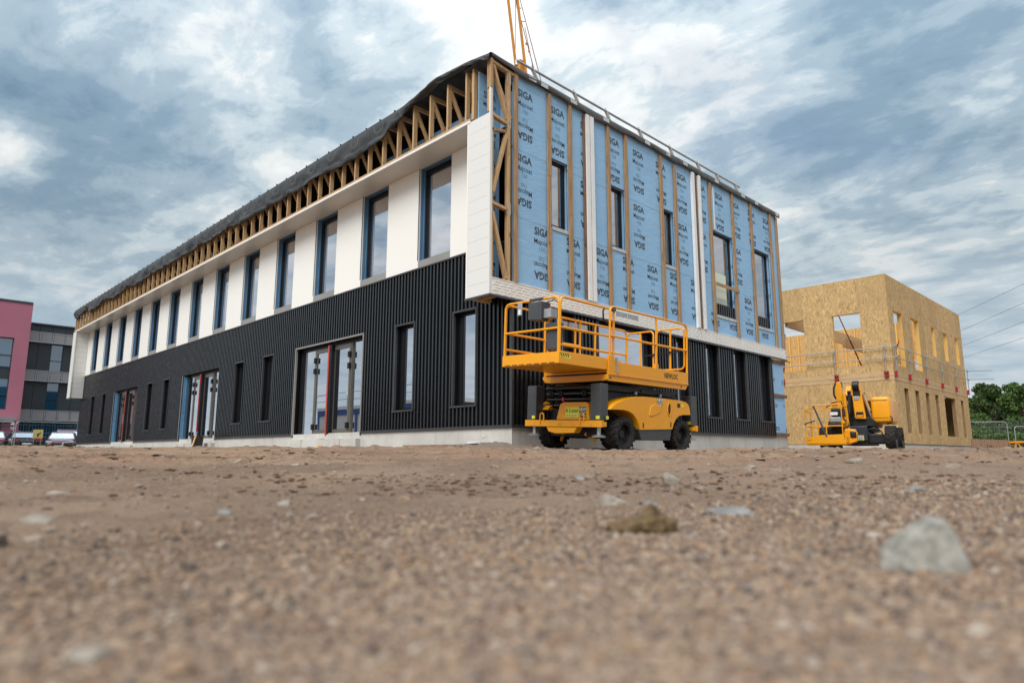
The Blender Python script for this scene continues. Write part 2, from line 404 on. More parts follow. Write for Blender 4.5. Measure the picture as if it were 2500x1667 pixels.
class MB:
    def __init__(s): s.v = []; s.f = []
    def add(s, vs, fs):
        k = len(s.v); s.v += [tuple(p) for p in vs]; s.f += [tuple(i + k for i in f) for f in fs]; return s
    def box(s, x0, x1, y0, y1, z0, z1):
        x0, x1 = sorted((x0, x1)); y0, y1 = sorted((y0, y1)); z0, z1 = sorted((z0, z1))
        return s.add([(x0, y0, z0), (x1, y0, z0), (x1, y1, z0), (x0, y1, z0), (x0, y0, z1), (x1, y0, z1), (x1, y1, z1), (x0, y1, z1)],
                     [(0, 3, 2, 1), (4, 5, 6, 7), (0, 1, 5, 4), (1, 2, 6, 5), (2, 3, 7, 6), (3, 0, 4, 7)])
    def fbox(s, F, a0, a1, b0, b1, o0, o1):
        p, q = F(a0, b0, o0), F(a1, b1, o1)
        return s.box(p[0], q[0], p[1], q[1], p[2], q[2])
    def beam(s, p, q, w, h, up=(0, 0, 1)):
        p, q = Vector(p), Vector(q); d = (q - p).normalized(); up = Vector(up)
        if abs(d.dot(up)) > 0.98: up = Vector((1, 0, 0)) if abs(d.x) < 0.9 else Vector((0, 1, 0))
        r = d.cross(up).normalized() * (w / 2); u = r.cross(d).normalized() * (h / 2)
        vs = [p - r - u, p + r - u, p + r + u, p - r + u, q - r - u, q + r - u, q + r + u, q - r + u]
        return s.add(vs, [(0, 3, 2, 1), (4, 5, 6, 7), (0, 1, 5, 4), (1, 2, 6, 5), (2, 3, 7, 6), (3, 0, 4, 7)])
    def tube(s, pts, r, n=8, closed=False, caps=True):
        P = [Vector(p) for p in pts]; m = len(P); ring = []
        prev = None
        for i in range(m):
            if closed: t = (P[(i + 1) % m] - P[i - 1])
            else: t = P[min(i + 1, m - 1)] - P[max(i - 1, 0)]
            t = t.normalized()
            if prev is None:
                a = Vector((0, 0, 1)) if abs(t.z) < 0.9 else Vector((1, 0, 0))
                nrm = t.cross(a).normalized()
            else:
                nrm = (prev - t * prev.dot(t)).normalized()
            prev = nrm; b = t.cross(nrm)
            rr = r[i] if isinstance(r, (list, tuple)) else r
            ring.append([P[i] + (nrm * math.cos(2 * math.pi * k / n) + b * math.sin(2 * math.pi * k / n)) * rr for k in range(n)])
        vs = [p for g in ring for p in g]; fs = []
        for i in range(m if closed else m - 1):
            j = (i + 1) % m
            for k in range(n): fs.append((i * n + k, i * n + (k + 1) % n, j * n + (k + 1) % n, j * n + k))
        if caps and not closed: fs += [tuple(range(n))[::-1], tuple((m - 1) * n + k for k in range(n))]
        return s.add(vs, fs)
    def prism(s, pts, fn, t0, t1):
        n = len(pts)
        vs = [fn(a, b, t0) for a, b in pts] + [fn(a, b, t1) for a, b in pts]
        return s.add(vs, [tuple(range(n))[::-1], tuple(range(n, 2 * n))] + [(i, (i + 1) % n, n + (i + 1) % n, n + i) for i in range(n)])
    def lathe(s, prof, c, axis='y', n=28):
        vs = []; m = len(prof)
        for k in range(n):
            a = 2 * math.pi * k / n; ca, sa = math.cos(a), math.sin(a)
            for r, t in prof:
                vs.append({'y': (c[0] + r * ca, c[1] + t, c[2] + r * sa), 'x': (c[0] + t, c[1] + r * ca, c[2] + r * sa), 'z': (c[0] + r * ca, c[1] + r * sa, c[2] + t)}[axis])
        fs = [(k * m + i, ((k + 1) % n) * m + i, ((k + 1) % n) * m + i + 1, k * m + i + 1) for k in range(n) for i in range(m - 1)]
        return s.add(vs, fs)
    def text(s, word, size, fn, bold=0.0, sx=1.0, flip=False):
        vs, fs = text_polys(word, bold); q = -1 if flip else 1
        return s.add([fn(q * p.x * size * sx, q * p.y * size) for p in vs], fs)
    def quad(s, a, b, c, d): return s.add([a, b, c, d], [(0, 1, 2, 3)])
    def mesh(s, name, mat, smooth=None):
        me = bpy.data.meshes.new(name); me.from_pydata([tuple(p) for p in s.v], [], s.f)
        if smooth:
            me.shade_smooth(); me.set_sharp_from_angle(angle=R(smooth))
        me.materials.append(M[mat] if isinstance(mat, str) else mat)
        me.update(); return me
    def obj(s, name, mat, parent=None, smooth=None, bevel=0.0, fixn=False):
        if fixn:
            bm = bmesh.new()
            me = s.mesh(name, mat, None); bm.from_mesh(me); bmesh.ops.recalc_face_normals(bm, faces=bm.faces); bm.to_mesh(me); bm.free()
            if smooth: me.shade_smooth(); me.set_sharp_from_angle(angle=R(smooth))
        else: me = s.mesh(name, mat, smooth)
        return link(me, name, parent, bevel)
_world = set()                                  # things whose parts are written in world coordinates
def link(me, name, parent=None, bevel=0.0, loc=None):
    o = bpy.data.objects.new(name, me); COL.objects.link(o)
    if loc is not None: o.location = loc
    if parent is not None:
        o.parent = parent
        if parent.name in _world: o.matrix_parent_inverse = Matrix.Translation(parent.location).inverted()
    if bevel:
        b = o.modifiers.new('bevel', 'BEVEL'); b.width = bevel; b.segments = 2; b.limit_method = 'ANGLE'; b.angle_limit = R(40)
    return o
def tag(o, label, cat, group=None, kind=None):
    o['label'] = label
    if cat: o['category'] = cat
    if group: o['group'] = group
    if kind: o['kind'] = kind
    return o
def thing(name, label, cat, loc=(0, 0, 0), rot=(0, 0, 0), group=None, world=False):
    o = bpy.data.objects.new(name, None); COL.objects.link(o); o.location = loc; o.rotation_euler = rot
    o.empty_display_size = 0.3
    if world: _world.add(o.name)
    return tag(o, label, cat, group)
def rects_minus(a0, a1, b0, b1, holes):
    """rectangle minus holes, cut into vertical strips"""
    hs = [(max(a0, h[0]), min(a1, h[1]), max(b0, h[2]), min(b1, h[3])) for h in holes if h[0] < a1 and h[1] > a0 and h[2] < b1 and h[3] > b0]
    cuts = sorted({a0, a1, *[h[0] for h in hs], *[h[1] for h in hs]}); out = []
    for c0, c1 in zip(cuts, cuts[1:]):
        m = (c0 + c1) / 2; z = b0
        for h in sorted((h for h in hs if h[0] <= m <= h[1]), key=lambda h: h[2]):
            if h[2] > z: out.append((c0, c1, z, h[2]))
            z = max(z, h[3])
        if z < b1: out.append((c0, c1, z, b1))
    return out

# ------------------------------------------------------------------ ground
from mathutils import noise as mnoise
_ctl = np.array([(0, 0, .205), (0, 5, .17), (0, 12, .23), (0, 20, .25), (0, 34.5, .27), (-6, 12, .17), (-8, 25, .24), (-12, 36, .32), (-3, 40, .30), (0, 60, .30),
                 (0.7, -2.1, .095), (2.6, -2.1, .095), (0.7, -.4, .165), (2.6, -.4, .165), (5.5, -1, .13), (9, -.6, .12), (12.2, 0, .125), (12, -5, .09), (15, -2.3, .17), (15, -.1, .17), (17.2, -1.2, .19),
                 (23.2, 0, .20), (23.2, 6, .22), (30, -.5, .22), (36, 0, .22), (32.5, -2, .15), (34, -6, .13), (25, -9, .11), (45, -5, .15), (60, 0, .2), (60, 40, .2), (6, -6, .075), (-2, -4, .085), (-4, 2, .12)])
def ground_z(x, y):
    x = np.asarray(x, float); y = np.asarray(y, float)
    r = np.hypot(x - CAM.x, y - CAM.y)
    near = np.interp(r, [0, 0.9, 2.4, 4, 7, 12], [-.100, -.100, -.046, -.006, .045, .10])
    w = np.zeros_like(x); a = np.zeros_like(x)
    for cx, cy, cz in _ctl:
        k = 1.0 / (((x - cx) ** 2 + (y - cy) ** 2) + 0.6) ** 1.6
        w += k; a += k * cz
    far = a / w
    t = np.clip((r - 6.0) / 4.5, 0, 1); t = t * t * (3 - 2 * t)
    z = near * (1 - t) + far * t
    def fb(p, q): return mnoise.noise((p, q, 0.7))
    hp_ = np.exp(-((x + .05) / .38) ** 2) * ((y > -.3) & (y < 35))            # spoil and gravel drifted against the walls
    hq_ = np.exp(-((y + .02) / .38) ** 2) * ((x > -.2) & (x < 12.6))
    xs, ys, rs = x.ravel(), y.ravel(), r.ravel()
    n = np.empty(xs.size)
    for i in range(xs.size):
        p, q, d = xs[i], ys[i], rs[i]
        if d > 60: n[i] = 0; continue
        a1 = min(1.0, d / 4.0)
        # wheel ruts and graded ridges run roughly across the picture
        rp, rq = p * 0.72 - q * 0.70, p * 0.70 + q * 0.72
        k = 0.018 * a1 * fb(rp * 0.16, rq * 0.75) + 0.011 * a1 * fb(rp * 0.5, rq * 2.2 + 9)
        if d < 26:
            k += 0.0050 * min(1, d) * fb(rp * 4 + 3, rq * 7)
            if d < 14:
                k += 0.0020 * fb(p * 22, q * 22)
                pt = fb(rp * .35 + 5, rq * .9 + 2)          # broken crust: patches of clods
                if pt > -.15: k += (0.008 + .009 * min(d, 6)) * min(1, (pt + .15) * 4) * max(0.0, fb(rp * 5, rq * 8) - .12 + .3 * fb(p * 17, q * 17)) * min(1, d)
                if d > 1.6:                                   # loose crumbs of soil standing up from the crust
                    c8 = fb(p * 9 + 40, q * 9) + .6 * fb(p * 23, q * 23 + 7) - .42 + .5 * pt
                    if c8 > 0: k += min(.012, c8 * .03) * min(1, (d - 1.6) / 2)
        if 2.5 < d < 14:                                  # tyre tracks of the machines
            f_ = rq + 12.9 - .10 * rp
            for f0 in (3.9, 5.55, 7.3, 8.9):
                e = f_ - f0 - .12 * math.sin(rp * .35 + f0)
                if abs(e) < .5: k += -.020 * math.exp(-(e / .14) ** 2) * (1 + .35 * math.sin(rp * 46 + (12 if e > 0 else 0))) + .013 * math.exp(-((abs(e) - .24) / .08) ** 2) * (1 + .6 * fb(p * 6, q * 6))
        n[i] = k
    if x.size < 5 or x.max() - x.min() > 1:
        z = z + hp_ * (.035 + .05 * np.sin(y * 1.9) * np.sin(y * .73 + 1)) + hq_ * (.02 + .03 * np.sin(x * 2.3) * np.sin(x * .9))
    return z + n.reshape(x.shape)
def gz(x, y): return float(ground_z(np.array([x]), np.array([y]))[0])

def ground_mat():
    t = NT('site_ground'); pos = t.vec()
    s = t.n('ShaderNodeSeparateXYZ'); t.l(t.c.outputs['Object'], s.inputs[0])
    big = t.noise(pos, 0.35, 6, 0.62, 0.6)
    str_ = t.noise(t.vec((0.35, 0.35, 1)), 1.1, 6, 0.6, 1.2)
    base = t.ramp(big, [(0.30, (0.222, 0.132, 0.083)), (0.45, (0.290, 0.182, 0.115)), (0.60, (0.325, 0.218, 0.140)), (0.78, (0.272, 0.196, 0.138))])
    base = t.mix(t.ramp(str_, [(0.50, 0.0), (0.64, 0.8)]), base, (0.120, 0.076, 0.048))
    base = t.mix(t.ramp(t.noise(pos, 1.9, 5, 0.65, 0.5), [(0.58, 0.0), (0.72, 0.5)]), base, (0.285, 0.218, 0.158))
    cl = t.noise(t.vec((1.0, 1.0, 1)), 5.5, 7, 0.68, 0.8)
    base = t.mix(t.ramp(cl, [(0.52, 0.0), (0.60, 0.8)]), base, (0.098, 0.060, 0.037))
    base = t.mix(t.ramp(t.noise(pos, 0.55, 4, 0.6, 1.0), [(0.52, 0.0), (0.68, 0.55)]), base, (0.262, 0.130, 0.074))
    # crushed grey gravel against the walls of the long building
    gx = t.math('ADD', t.math('MULTIPLY', t.math('ABSOLUTE', t.math('ADD', s.outputs[0], 0.4)), 0.42), t.math('MULTIPLY', t.noise(pos, 0.8, 4), 0.9))
    gmask = t.math('MULTIPLY', t.ramp(gx, [(0.60, 1.0), (1.15, 0.0)]), t.math('GREATER_THAN', s.outputs[1], -3.0))
    base = t.mix(gmask, base, (0.185, 0.160, 0.140))
    # the gravelly part lies nearest the lens and to the right; elsewhere compacted earth
    gd = t.n('ShaderNodeVectorMath', operation='DISTANCE'); t.l(t.c.outputs['Object'], gd.inputs[0]); gd.inputs[1].default_value = (CAM.x + 2.2, CAM.y - .6, 0)
    gfade = t.ramp(t.math('ADD', t.math('DIVIDE', gd.outputs['Value'], 8.0), t.math('MULTIPLY', t.math('SUBTRACT', t.noise(pos, 1.4, 4), 0.5), 0.5)), [(0.18, 1.0), (0.55, 0.55)])
    # grains: three sizes of pebbles, each its own colour
    for sc_, k in ((48.0, 0.25), (115.0, 0.50), (300.0, 0.55)):
        v = t.n('ShaderNodeTexVoronoi'); v.inputs['Scale'].default_value = sc_; t.l(pos, v.inputs['Vector'])
        c = t.n('ShaderNodeSeparateColor'); t.l(v.outputs['Color'], c.inputs[0])
        grain = t.ramp(c.outputs[0], [(0.0, (0.11, 0.078, 0.060)), (0.3, (0.205, 0.138, 0.100)), (0.6, (0.265, 0.183, 0.131)), (0.88, (0.315, 0.236, 0.182)), (1.0, (0.40, 0.345, 0.29))])
        sel = t.math('MULTIPLY', t.math('GREATER_THAN', c.outputs[1], 0.35), k)
        base = t.mix(t.math('MULTIPLY', sel, gfade), base, grain)
    # green verge in front of the parked cars
    gm = t.math('ADD', s.outputs[1], t.math('MULTIPLY', t.noise(pos, 0.7, 3), 3.0))
    gr = t.ramp(t.math('DIVIDE', gm, 60.0), [(0.585, 0.0), (0.605, 1.0)])
    base = t.mix(gr, base, (0.060, 0.075, 0.028))
    # asphalt further back
    am = t.math('GREATER_THAN', s.outputs[1], 41.5)
    base = t.mix(am, base, (0.055, 0.055, 0.057))
    h = t.math('ADD', t.math('MULTIPLY', t.noise(pos, 9, 8, 0.7), 0.6), t.math('MULTIPLY', t.noise(pos, 60, 5, 0.7), 0.5))
    t.bump(h, 0.8, 0.035)
    return t.set(base, 0.92, 0, 0.2)
M['ground'] = ground_mat()
rad = np.concatenate([[0.0], np.geomspace(0.10, 1.5, 110), np.geomspace(1.51, 15, 520), np.geomspace(15.2, 32, 40), np.geomspace(34, 900, 30)])
ang = np.concatenate([YAW + np.linspace(R(-44), R(44), 860), YAW + np.linspace(R(46), R(314), 110)])
NA = len(ang)
gx_ = CAM.x + rad[:, None] * np.cos(ang)[None]; gy_ = CAM.y + rad[:, None] * np.sin(ang)[None]
gzz = ground_z(gx_, gy_); gzz[0, :] = gzz[0, 0]
gv = np.stack([gx_, gy_, gzz], -1).reshape(-1, 3)
gf = [(i * NA + j, (i + 1) * NA + j, (i + 1) * NA + (j + 1) % NA, i * NA + (j + 1) % NA) for i in range(len(rad) - 1) for j in range(NA)]
me = bpy.data.meshes.new('ground'); me.from_pydata(gv.tolist(), [], gf); me.shade_smooth(); me.materials.append(M['ground'])
tag(link(me, 'ground'), 'brown stony building site ground running to the horizon', None, kind='structure')

# loose gravel: grains as instances, dense by the lens and thinning with distance
NG = 260000
lr = np.exp(rng.uniform(math.log(0.36), math.log(7.0), NG)); la = YAW + rng.uniform(R(-43), R(43), NG)
px_, py_ = CAM.x + lr * np.cos(la), CAM.y + lr * np.sin(la)
size = (0.0015 + 0.0007 * lr) * rng.lognormal(0, 0.42, NG)
_patch = np.array([mnoise.noise((a * .8, b * .8, 3.3)) for a, b in zip(px_, py_)])
_right = (la - YAW) * -1.0                                   # towards the right of the picture
_keep = rng.random(NG) < np.clip(1.75 - lr * (0.95 - 0.62 * np.clip(_right, -.7, .7)) + _patch * .9, 0.012, 1)
px_, py_, size, lr = px_[_keep], py_[_keep], size[_keep], lr[_keep]; NG = len(px_)
pz_ = ground_z(px_, py_) + size * 0.25
me = bpy.data.meshes.new('gravel'); me.from_pydata(np.stack([px_, py_, pz_], -1).tolist(), [], [])
at_s = me.attributes.new('gsize', 'FLOAT_VECTOR', 'POINT')
at_s.data.foreach_set('vector', (size[:, None] * np.stack([rng.uniform(.8, 1.5, NG), rng.uniform(.7, 1.2, NG), rng.uniform(.5, .95, NG)], -1)).ravel())
at_r = me.attributes.new('grot', 'FLOAT_VECTOR', 'POINT')
at_r.data.foreach_set('vector', np.stack([rng.uniform(-.5, .5, NG), rng.uniform(-.5, .5, NG), rng.uniform(0, 6.28, NG)], -1).ravel())
def gravel_mat():
    t = NT('gravel_grains'); oi = t.n('ShaderNodeObjectInfo')
    c = t.ramp(oi.outputs['Random'], [(0.0, (0.070, 0.054, 0.047)), (0.15, (0.145, 0.105, 0.088)), (0.3, (0.235, 0.150, 0.100)), (0.5, (0.262, 0.178, 0.115)), (0.68, (0.180, 0.146, 0.125)), (0.8, (0.315, 0.222, 0.152)), (0.95, (0.31, 0.235, 0.175)), (1.0, (0.36, 0.31, 0.265))])
    return t.set(c, 0.85, 0, 0.3)
M['gravel'] = gravel_mat()
g = bpy.data.node_groups.new('gravel_scatter', 'GeometryNodeTree')
g.interface.new_socket('Geometry', in_out='INPUT', socket_type='NodeSocketGeometry'); g.interface.new_socket('Geometry', in_out='OUTPUT', socket_type='NodeSocketGeometry')
gi = g.nodes.new('NodeGroupInput'); go = g.nodes.new('NodeGroupOutput')
ico = g.nodes.new('GeometryNodeMeshIcoSphere'); ico.inputs['Radius'].default_value = 1.0; ico.inputs['Subdivisions'].default_value = 2
sp = g.nodes.new('GeometryNodeSetPosition'); nz = g.nodes.new('ShaderNodeTexNoise'); nz.inputs['Scale'].default_value = 1.1; nz.inputs['Detail'].default_value = 1
vm = g.nodes.new('ShaderNodeVectorMath'); vm.operation = 'SUBTRACT'; vm.inputs[1].default_value = (0.5, 0.5, 0.5)
vs_ = g.nodes.new('ShaderNodeVectorMath'); vs_.operation = 'SCALE'; vs_.inputs[3].default_value = 1.1
sm = g.nodes.new('GeometryNodeSetMaterial'); sm.inputs['Material'].default_value = M['gravel']
iop = g.nodes.new('GeometryNodeInstanceOnPoints')
a1 = g.nodes.new('GeometryNodeInputNamedAttribute'); a1.data_type = 'FLOAT_VECTOR'; a1.inputs[0].default_value = 'gsize'
a2 = g.nodes.new('GeometryNodeInputNamedAttribute'); a2.data_type = 'FLOAT_VECTOR'; a2.inputs[0].default_value = 'grot'
L = g.links.new
L(ico.outputs['Mesh'], sp.inputs['Geometry']); L(nz.outputs['Color'], vm.inputs[0]); L(vm.outputs[0], vs_.inputs[0]); L(vs_.outputs[0], sp.inputs['Offset'])
L(sp.outputs[0], sm.inputs['Geometry']); L(gi.outputs[0], iop.inputs['Points']); L(sm.outputs[0], iop.inputs['Instance'])
L(a1.outputs['Attribute'], iop.inputs['Scale'])
er = g.nodes.new('FunctionNodeEulerToRotation'); L(a2.outputs['Attribute'], er.inputs[0]); L(er.outputs[0], iop.inputs['Rotation'])
L(iop.outputs[0], go.inputs[0])
grv = link(me, 'gravel'); mod = grv.modifiers.new('scatter', 'NODES'); mod.node_group = g
tag(grv, 'loose fine brown gravel covering the foreground ground', 'gravel', kind='stuff')

def rock_mesh(seed, sx, sy, sz, rough=0.35, sub=5, flat=0.35, cut=(.55, .9), planes=None, prof=None):
    bm = bmesh.new(); bmesh.ops.create_icosphere(bm, subdivisions=sub, radius=1)
    rr = random.Random(seed); off = Vector((rr.uniform(0, 50), rr.uniform(0, 50), rr.uniform(0, 50)))
    planes = [(Vector((rr.uniform(-1, 1), rr.uniform(-1, 1), rr.uniform(-.4, 1))).normalized(), rr.uniform(*cut)) for _ in range(9)] if planes is None else [(Vector(a).normalized(), b) for a, b in planes]
    for v in bm.verts:
        p = v.co.copy(); k = 1 + rough * mnoise.noise(p * 1.3 + off) + rough * .35 * mnoise.noise(p * 4 + off) + rough * .2 * mnoise.noise(p * 11 + off)
        p *= k
        for n, d in planes:
            e = p.dot(n) - d
            if e > 0: p -= n * e * 0.85
        if prof: p.z *= prof(p.x)
        p.z = max(p.z, -flat)
        v.co = Vector((p.x * sx, p.y * sy, p.z * sz))
    me = bpy.data.meshes.new('rock'); bm.to_mesh(me); bm.free(); me.shade_smooth(); me.set_sharp_from_angle(angle=R(38)); return me
def rock(u, v, z, wpx, hpx, mat, label, seed, name='stone', cat='stone', group=None, deep=1.0, rough=.35, cut=(.55, .9), planes=None, prof=None):
    d = FWD + RIGHT * ((u - 1250) / FPX) - UP * ((v - 833.5) / FPX); tt = (z - CAM.z) / d.z; P = CAM + d * tt
    w = wpx / FPX * tt / 2; h = hpx / FPX * tt * 0.68
    me = rock_mesh(seed, w, w * deep, h / 1.05, rough, cut=cut, planes=planes, prof=prof); me.materials.append(M[mat])
    o = link(me, name, loc=(P.x, P.y, gz(P.x, P.y) + h * 0.12)); o.rotation_euler.z = YAW - math.pi / 2
    return tag(o, label, cat, group)
rock(2265, 1402, -.10, 222, 192, 'stone_green', 'large pale grey rock in the right foreground, biggest stone on the site', 62, deep=.8, rough=.22, cut=(1.0, 1.2), planes=[((-.62, -.1, .78), .50), ((.97, -.02, .22), .70), ((.1, -.2, .97), .80), ((-.1, -.95, .25), .62), ((-.5, -.7, .5), .66), ((.6, -.6, .5), .74)])
rock(1562, 1318, -.097, 162, 84, 'clod', 'lumpy brown clod of earth in front of the yellow lift', 9, name='earth_clod', cat='clod', deep=.55, rough=.42, cut=(1.3, 1.5), prof=lambda x: .62 if x < .1 else .62 + .45 * min(1, (x - .1) / .3))
rock(1637, 1170, -.035, 52, 34, 'stone_pale', 'white angular stone on the bare ground below the lift rear wheel', 5, deep=.8)
rock(88, 1298, -.085, 95, 30, 'stone_pale', 'flat white stone at the left edge of the picture', 12, deep=.7)
rock(1497, 1238, -.075, 95, 38, 'stone_pale', 'pale flat stone just behind the brown clod', 17, deep=.7)
rock(1795, 1256, -.075, 130, 26, 'stone_grey', 'long flat blue grey stone between the clod and the large rock', 21, deep=.6)
rock(210, 1618, -.10, 150, 40, 'stone_pale', 'blurred pale stone in the lower left corner', 25, deep=.7)
rock(1830, 1142, -.01, 34, 12, 'stone_pale', 'small pale stone right of the white angular stone', 31)
rock(2085, 1124, .02, 48, 12, 'stone_pale', 'low pale stone in front of the articulated boom lift', 33)
rock(1415, 1150, -.01, 30, 16, 'stone_grey', 'small grey stone on the ground below the lift front wheel', 35)
rock(692, 1236, -.07, 40, 14, 'stone_pale', 'small white stone on bare ground left of centre', 37)
rock(720, 1136, -.005, 36, 14, 'stone_pale', 'pale stone below the nearest glass doors', 39)
rock(550, 1268, -.085, 36, 18, 'stone_grey', 'small dark grey stone left of the small white stone', 41)
rock(140, 1210, -.06, 48, 12, 'stone_pale', 'thin pale stone above the flat white stone at the left edge', 43)
rock(2230, 1205, -.06, 60, 18, 'stone_grey', 'flat grey stone beyond the large rock on the right', 47)
rock(1590, 1238, -.075, 46, 14, 'stone_grey', 'small blue grey stone right of the pale flat stone', 49)
# dark crumbs of turned soil lying in bands across the site
b = MB()
for i in range(4200):
    r_ = math.exp(random.uniform(math.log(2.0), math.log(13))); a_ = YAW + random.uniform(R(-38), R(38))
    x, y = CAM.x + r_ * math.cos(a_), CAM.y + r_ * math.sin(a_)
    if x > -0.4 and y > -0.8: continue
    rp, rq = x * 0.72 - y * 0.70, x * 0.70 + y * 0.72
    if mnoise.noise((rp * .35 + 5, rq * 1.3 + 2, .7)) < random.uniform(.0, .35): continue
    s_ = (0.003 + 0.0020 * r_) * min(1.9, random.lognormvariate(0, .55)); z = gz(x, y)
    bm = bmesh.new()
    for _ in range(9):
        p = Vector((random.uniform(-1, 1), random.uniform(-1, 1), random.uniform(-.4, .7))).normalized(); bm.verts.new((x + p.x * s_ * 1.3, y + p.y * s_, z + s_ * .1 + p.z * s_ * .6))
    bmesh.ops.convex_hull(bm, input=bm.verts); bm.verts.index_update()
    vv = [v.co[:] for v in bm.verts]; ff = [tuple(v.index for v in f.verts) for f in bm.faces]; bm.free(); b.add(vv, ff)
tag(b.obj('soil_crumbs', stone('turned_soil', (0.075, 0.046, 0.029), (0.19, 0.118, 0.074), 5)), 'dark crumbs of turned soil lying in bands across the site', 'soil', kind='stuff')
# smaller stones and crumbs nobody could count
b = MB()
for i in range(520):
    r_ = math.exp(random.uniform(math.log(1.2), math.log(16))); a_ = YAW + random.uniform(R(-38), R(38))
    x, y = CAM.x + r_ * math.cos(a_), CAM.y + r_ * math.sin(a_)
    if x > -0.3 and y > -0.5: continue
    s_ = (0.004 + 0.0019 * r_) * random.lognormvariate(0, .45); z = gz(x, y)
    pts = [Vector((random.uniform(-1, 1), random.uniform(-1, 1), random.uniform(-.35, .6))).normalized() for _ in range(12)]
    bm = bmesh.new()
    for p in pts: bm.verts.new((x + p.x * s_, y + p.y * s_, z + s_ * .12 + p.z * s_ * .6))
    bmesh.ops.convex_hull(bm, input=bm.verts); bm.verts.index_update()
    vv = [v.co[:] for v in bm.verts]; ff = [tuple(v.index for v in f.verts) for f in bm.faces]; bm.free(); b.add(vv, ff)
tag(b.obj('rubble', stone('rubble_stone', (0.15, 0.11, 0.08), (0.33, 0.275, 0.225), 3)), 'small stones and crumbs strewn over the site ground', 'rubble', kind='stuff')

# ------------------------------------------------------------------ main building
CB, CT = 0.594, 4.266           # cladding bottom and top
SOF, TOP = 6.73, 8.0            # soffit, roof edge
PO, GO = 0.65, 0.05             # overhang of the long side and of the gable
BL, BW = 34.5, 12.25            # length, width
WIN = [(1.07, 1.79), (3.22, 3.94), (10.43, 11.15), (12.57, 13.28), (19.80, 20.50), (21.93, 22.64), (29.25, 29.95), (31.40, 32.12)]
DOOR = [(5.38, 8.95), (14.68, 18.25), (24.02, 27.70)]
UPW = [(1.93 + 2.4845 * i, 3.11 + 2.4845 * i) for i in range(13)]
WZ = (1.04, 3.03)
GLW = [(1.30, 1.88), (5.87, 6.48), (7.33, 8.02), (8.88, 9.61), (10.44, 11.19)]     # lower gable windows
GLD = (2.70, 4.85)                                                                 # wide glazed opening
M['jamb'] = plain('part_shaded_membrane', (0.135, 0.285, 0.46), 0.5, 0, 0.08, 2.0)  # the blue membrane with some door jamb shade put into its colour
M['shaded_blue'] = plain('shaded_membrane', (0.085, 0.19, 0.315), 0.5, 0, 0.08, 2.0)  # the same blue membrane, shade of jambs and truss zone put into its colour
mb = thing('office_building', 'long two storey building under construction with black ribbed base and blue membrane gable', 'building', (6, 17, 0.2), world=True)

# closed core behind the skins
MB().box(0.42, BW - .1, 0.42, BL - .1, 0.0, 7.86).obj('wall_core', 'reveal', mb)
p = MB(); p.box(0.03, 0.40, 0.03, BL, -.4, CB - .003)
p.box(0.40, BW - .05, 0.03, 0.40, -.4, CB - .003)
p.obj('plinth', 'concrete', mb)
for ya, yb in DOOR:          # poured thresholds under the doors, a little proud and ragged
    q = MB(); n = 14
    for i in range(n):
        a, c = ya + (yb - ya) * i / n, ya + (yb - ya) * (i + 1) / n
        q.box(-0.10 - .03 * mnoise.noise((a * 2, 0, 3)), 0.025, a, c, -.2, 0.43 + 0.05 * mnoise.noise((a * 1.3, 5, 0)))
    q.obj('door_step', 'concrete', mb)

PITCH_, DEP = 0.124, 0.058
def cladding(F, a0, a1, holes, name='cladding_sheet', width=1.08):
    """trapezoid rib sheets, one object per sheet, openings cut out"""
    a = a0
    while a < a1 - 0.01:
        e = min(a + width, a1); m = MB(); br = {round(a, 4), round(e, 4)}
        k = math.floor(a / PITCH_) - 1
        while k * PITCH_ < e:
            for d in (0, .010, .056, .066):
                x = k * PITCH_ + d
                if a < x < e: br.add(round(x, 4))
            k += 1
        for h in holes:
            for x in h[:2]:
                if a < x < e: br.add(round(x, 4))
        def off(x):
            d = (x / PITCH_ % 1) * PITCH_
            if d < .010: return -DEP * (1 - d / .010)
            if d <= .056: return 0
            if d < .066: return -DEP * ((d - .056) / .010)
            return -DEP
        br = sorted(br)
        for x0, x1 in zip(br, br[1:]):
            o0, o1 = off(x0 + 1e-4), off(x1 - 1e-4)
            for r0, r1, z0, z1 in rects_minus(x0, x1, CB, CT, holes):
                m.add([F(x0, z0, o0), F(x1, z0, o1), F(x1, z1, o1), F(x0, z1, o0)], [(0, 1, 2, 3)])
        m.obj(name, 'cladding', mb)
        a = e
lh = [(a, b, *WZ) for a, b in WIN] + [(a, b, CB - .1, WZ[1]) for a, b in DOOR]
gh = [(a, b, *WZ) for a, b in GLW] + [(*GLD, CB - .1, WZ[1])]
cladding(LONG, 0.0, BL, lh)
cladding(GABLE, 0.0, 11.31, gh)
def flash_h(F, a0, a1, z, h=.05, o=.012, name='drip_flashing'):
    MB().fbox(F, a0, a1, z, z + h, -.05, o).obj(name, 'flashing', mb)
solid = []
c = 0.0
for a, b in DOOR:
    flash_h(LONG, c - (.012 if c == 0 else 0), a - .03, CB - .035); c = b + .03
flash_h(LONG, c, BL, CB - .035)
flash_h(GABLE, 0.06, GLD[0] - .03, CB - .035); flash_h(GABLE, GLD[1] + .03, 11.33, CB - .035)
flash_h(LONG, -.0, BL, CT, .03, .02, 'cap_flashing')
MB().fbox(LONG, -.005, .06, CB + .02, 3.0, -.055, .008).obj('corner_trim', 'flashing', mb)

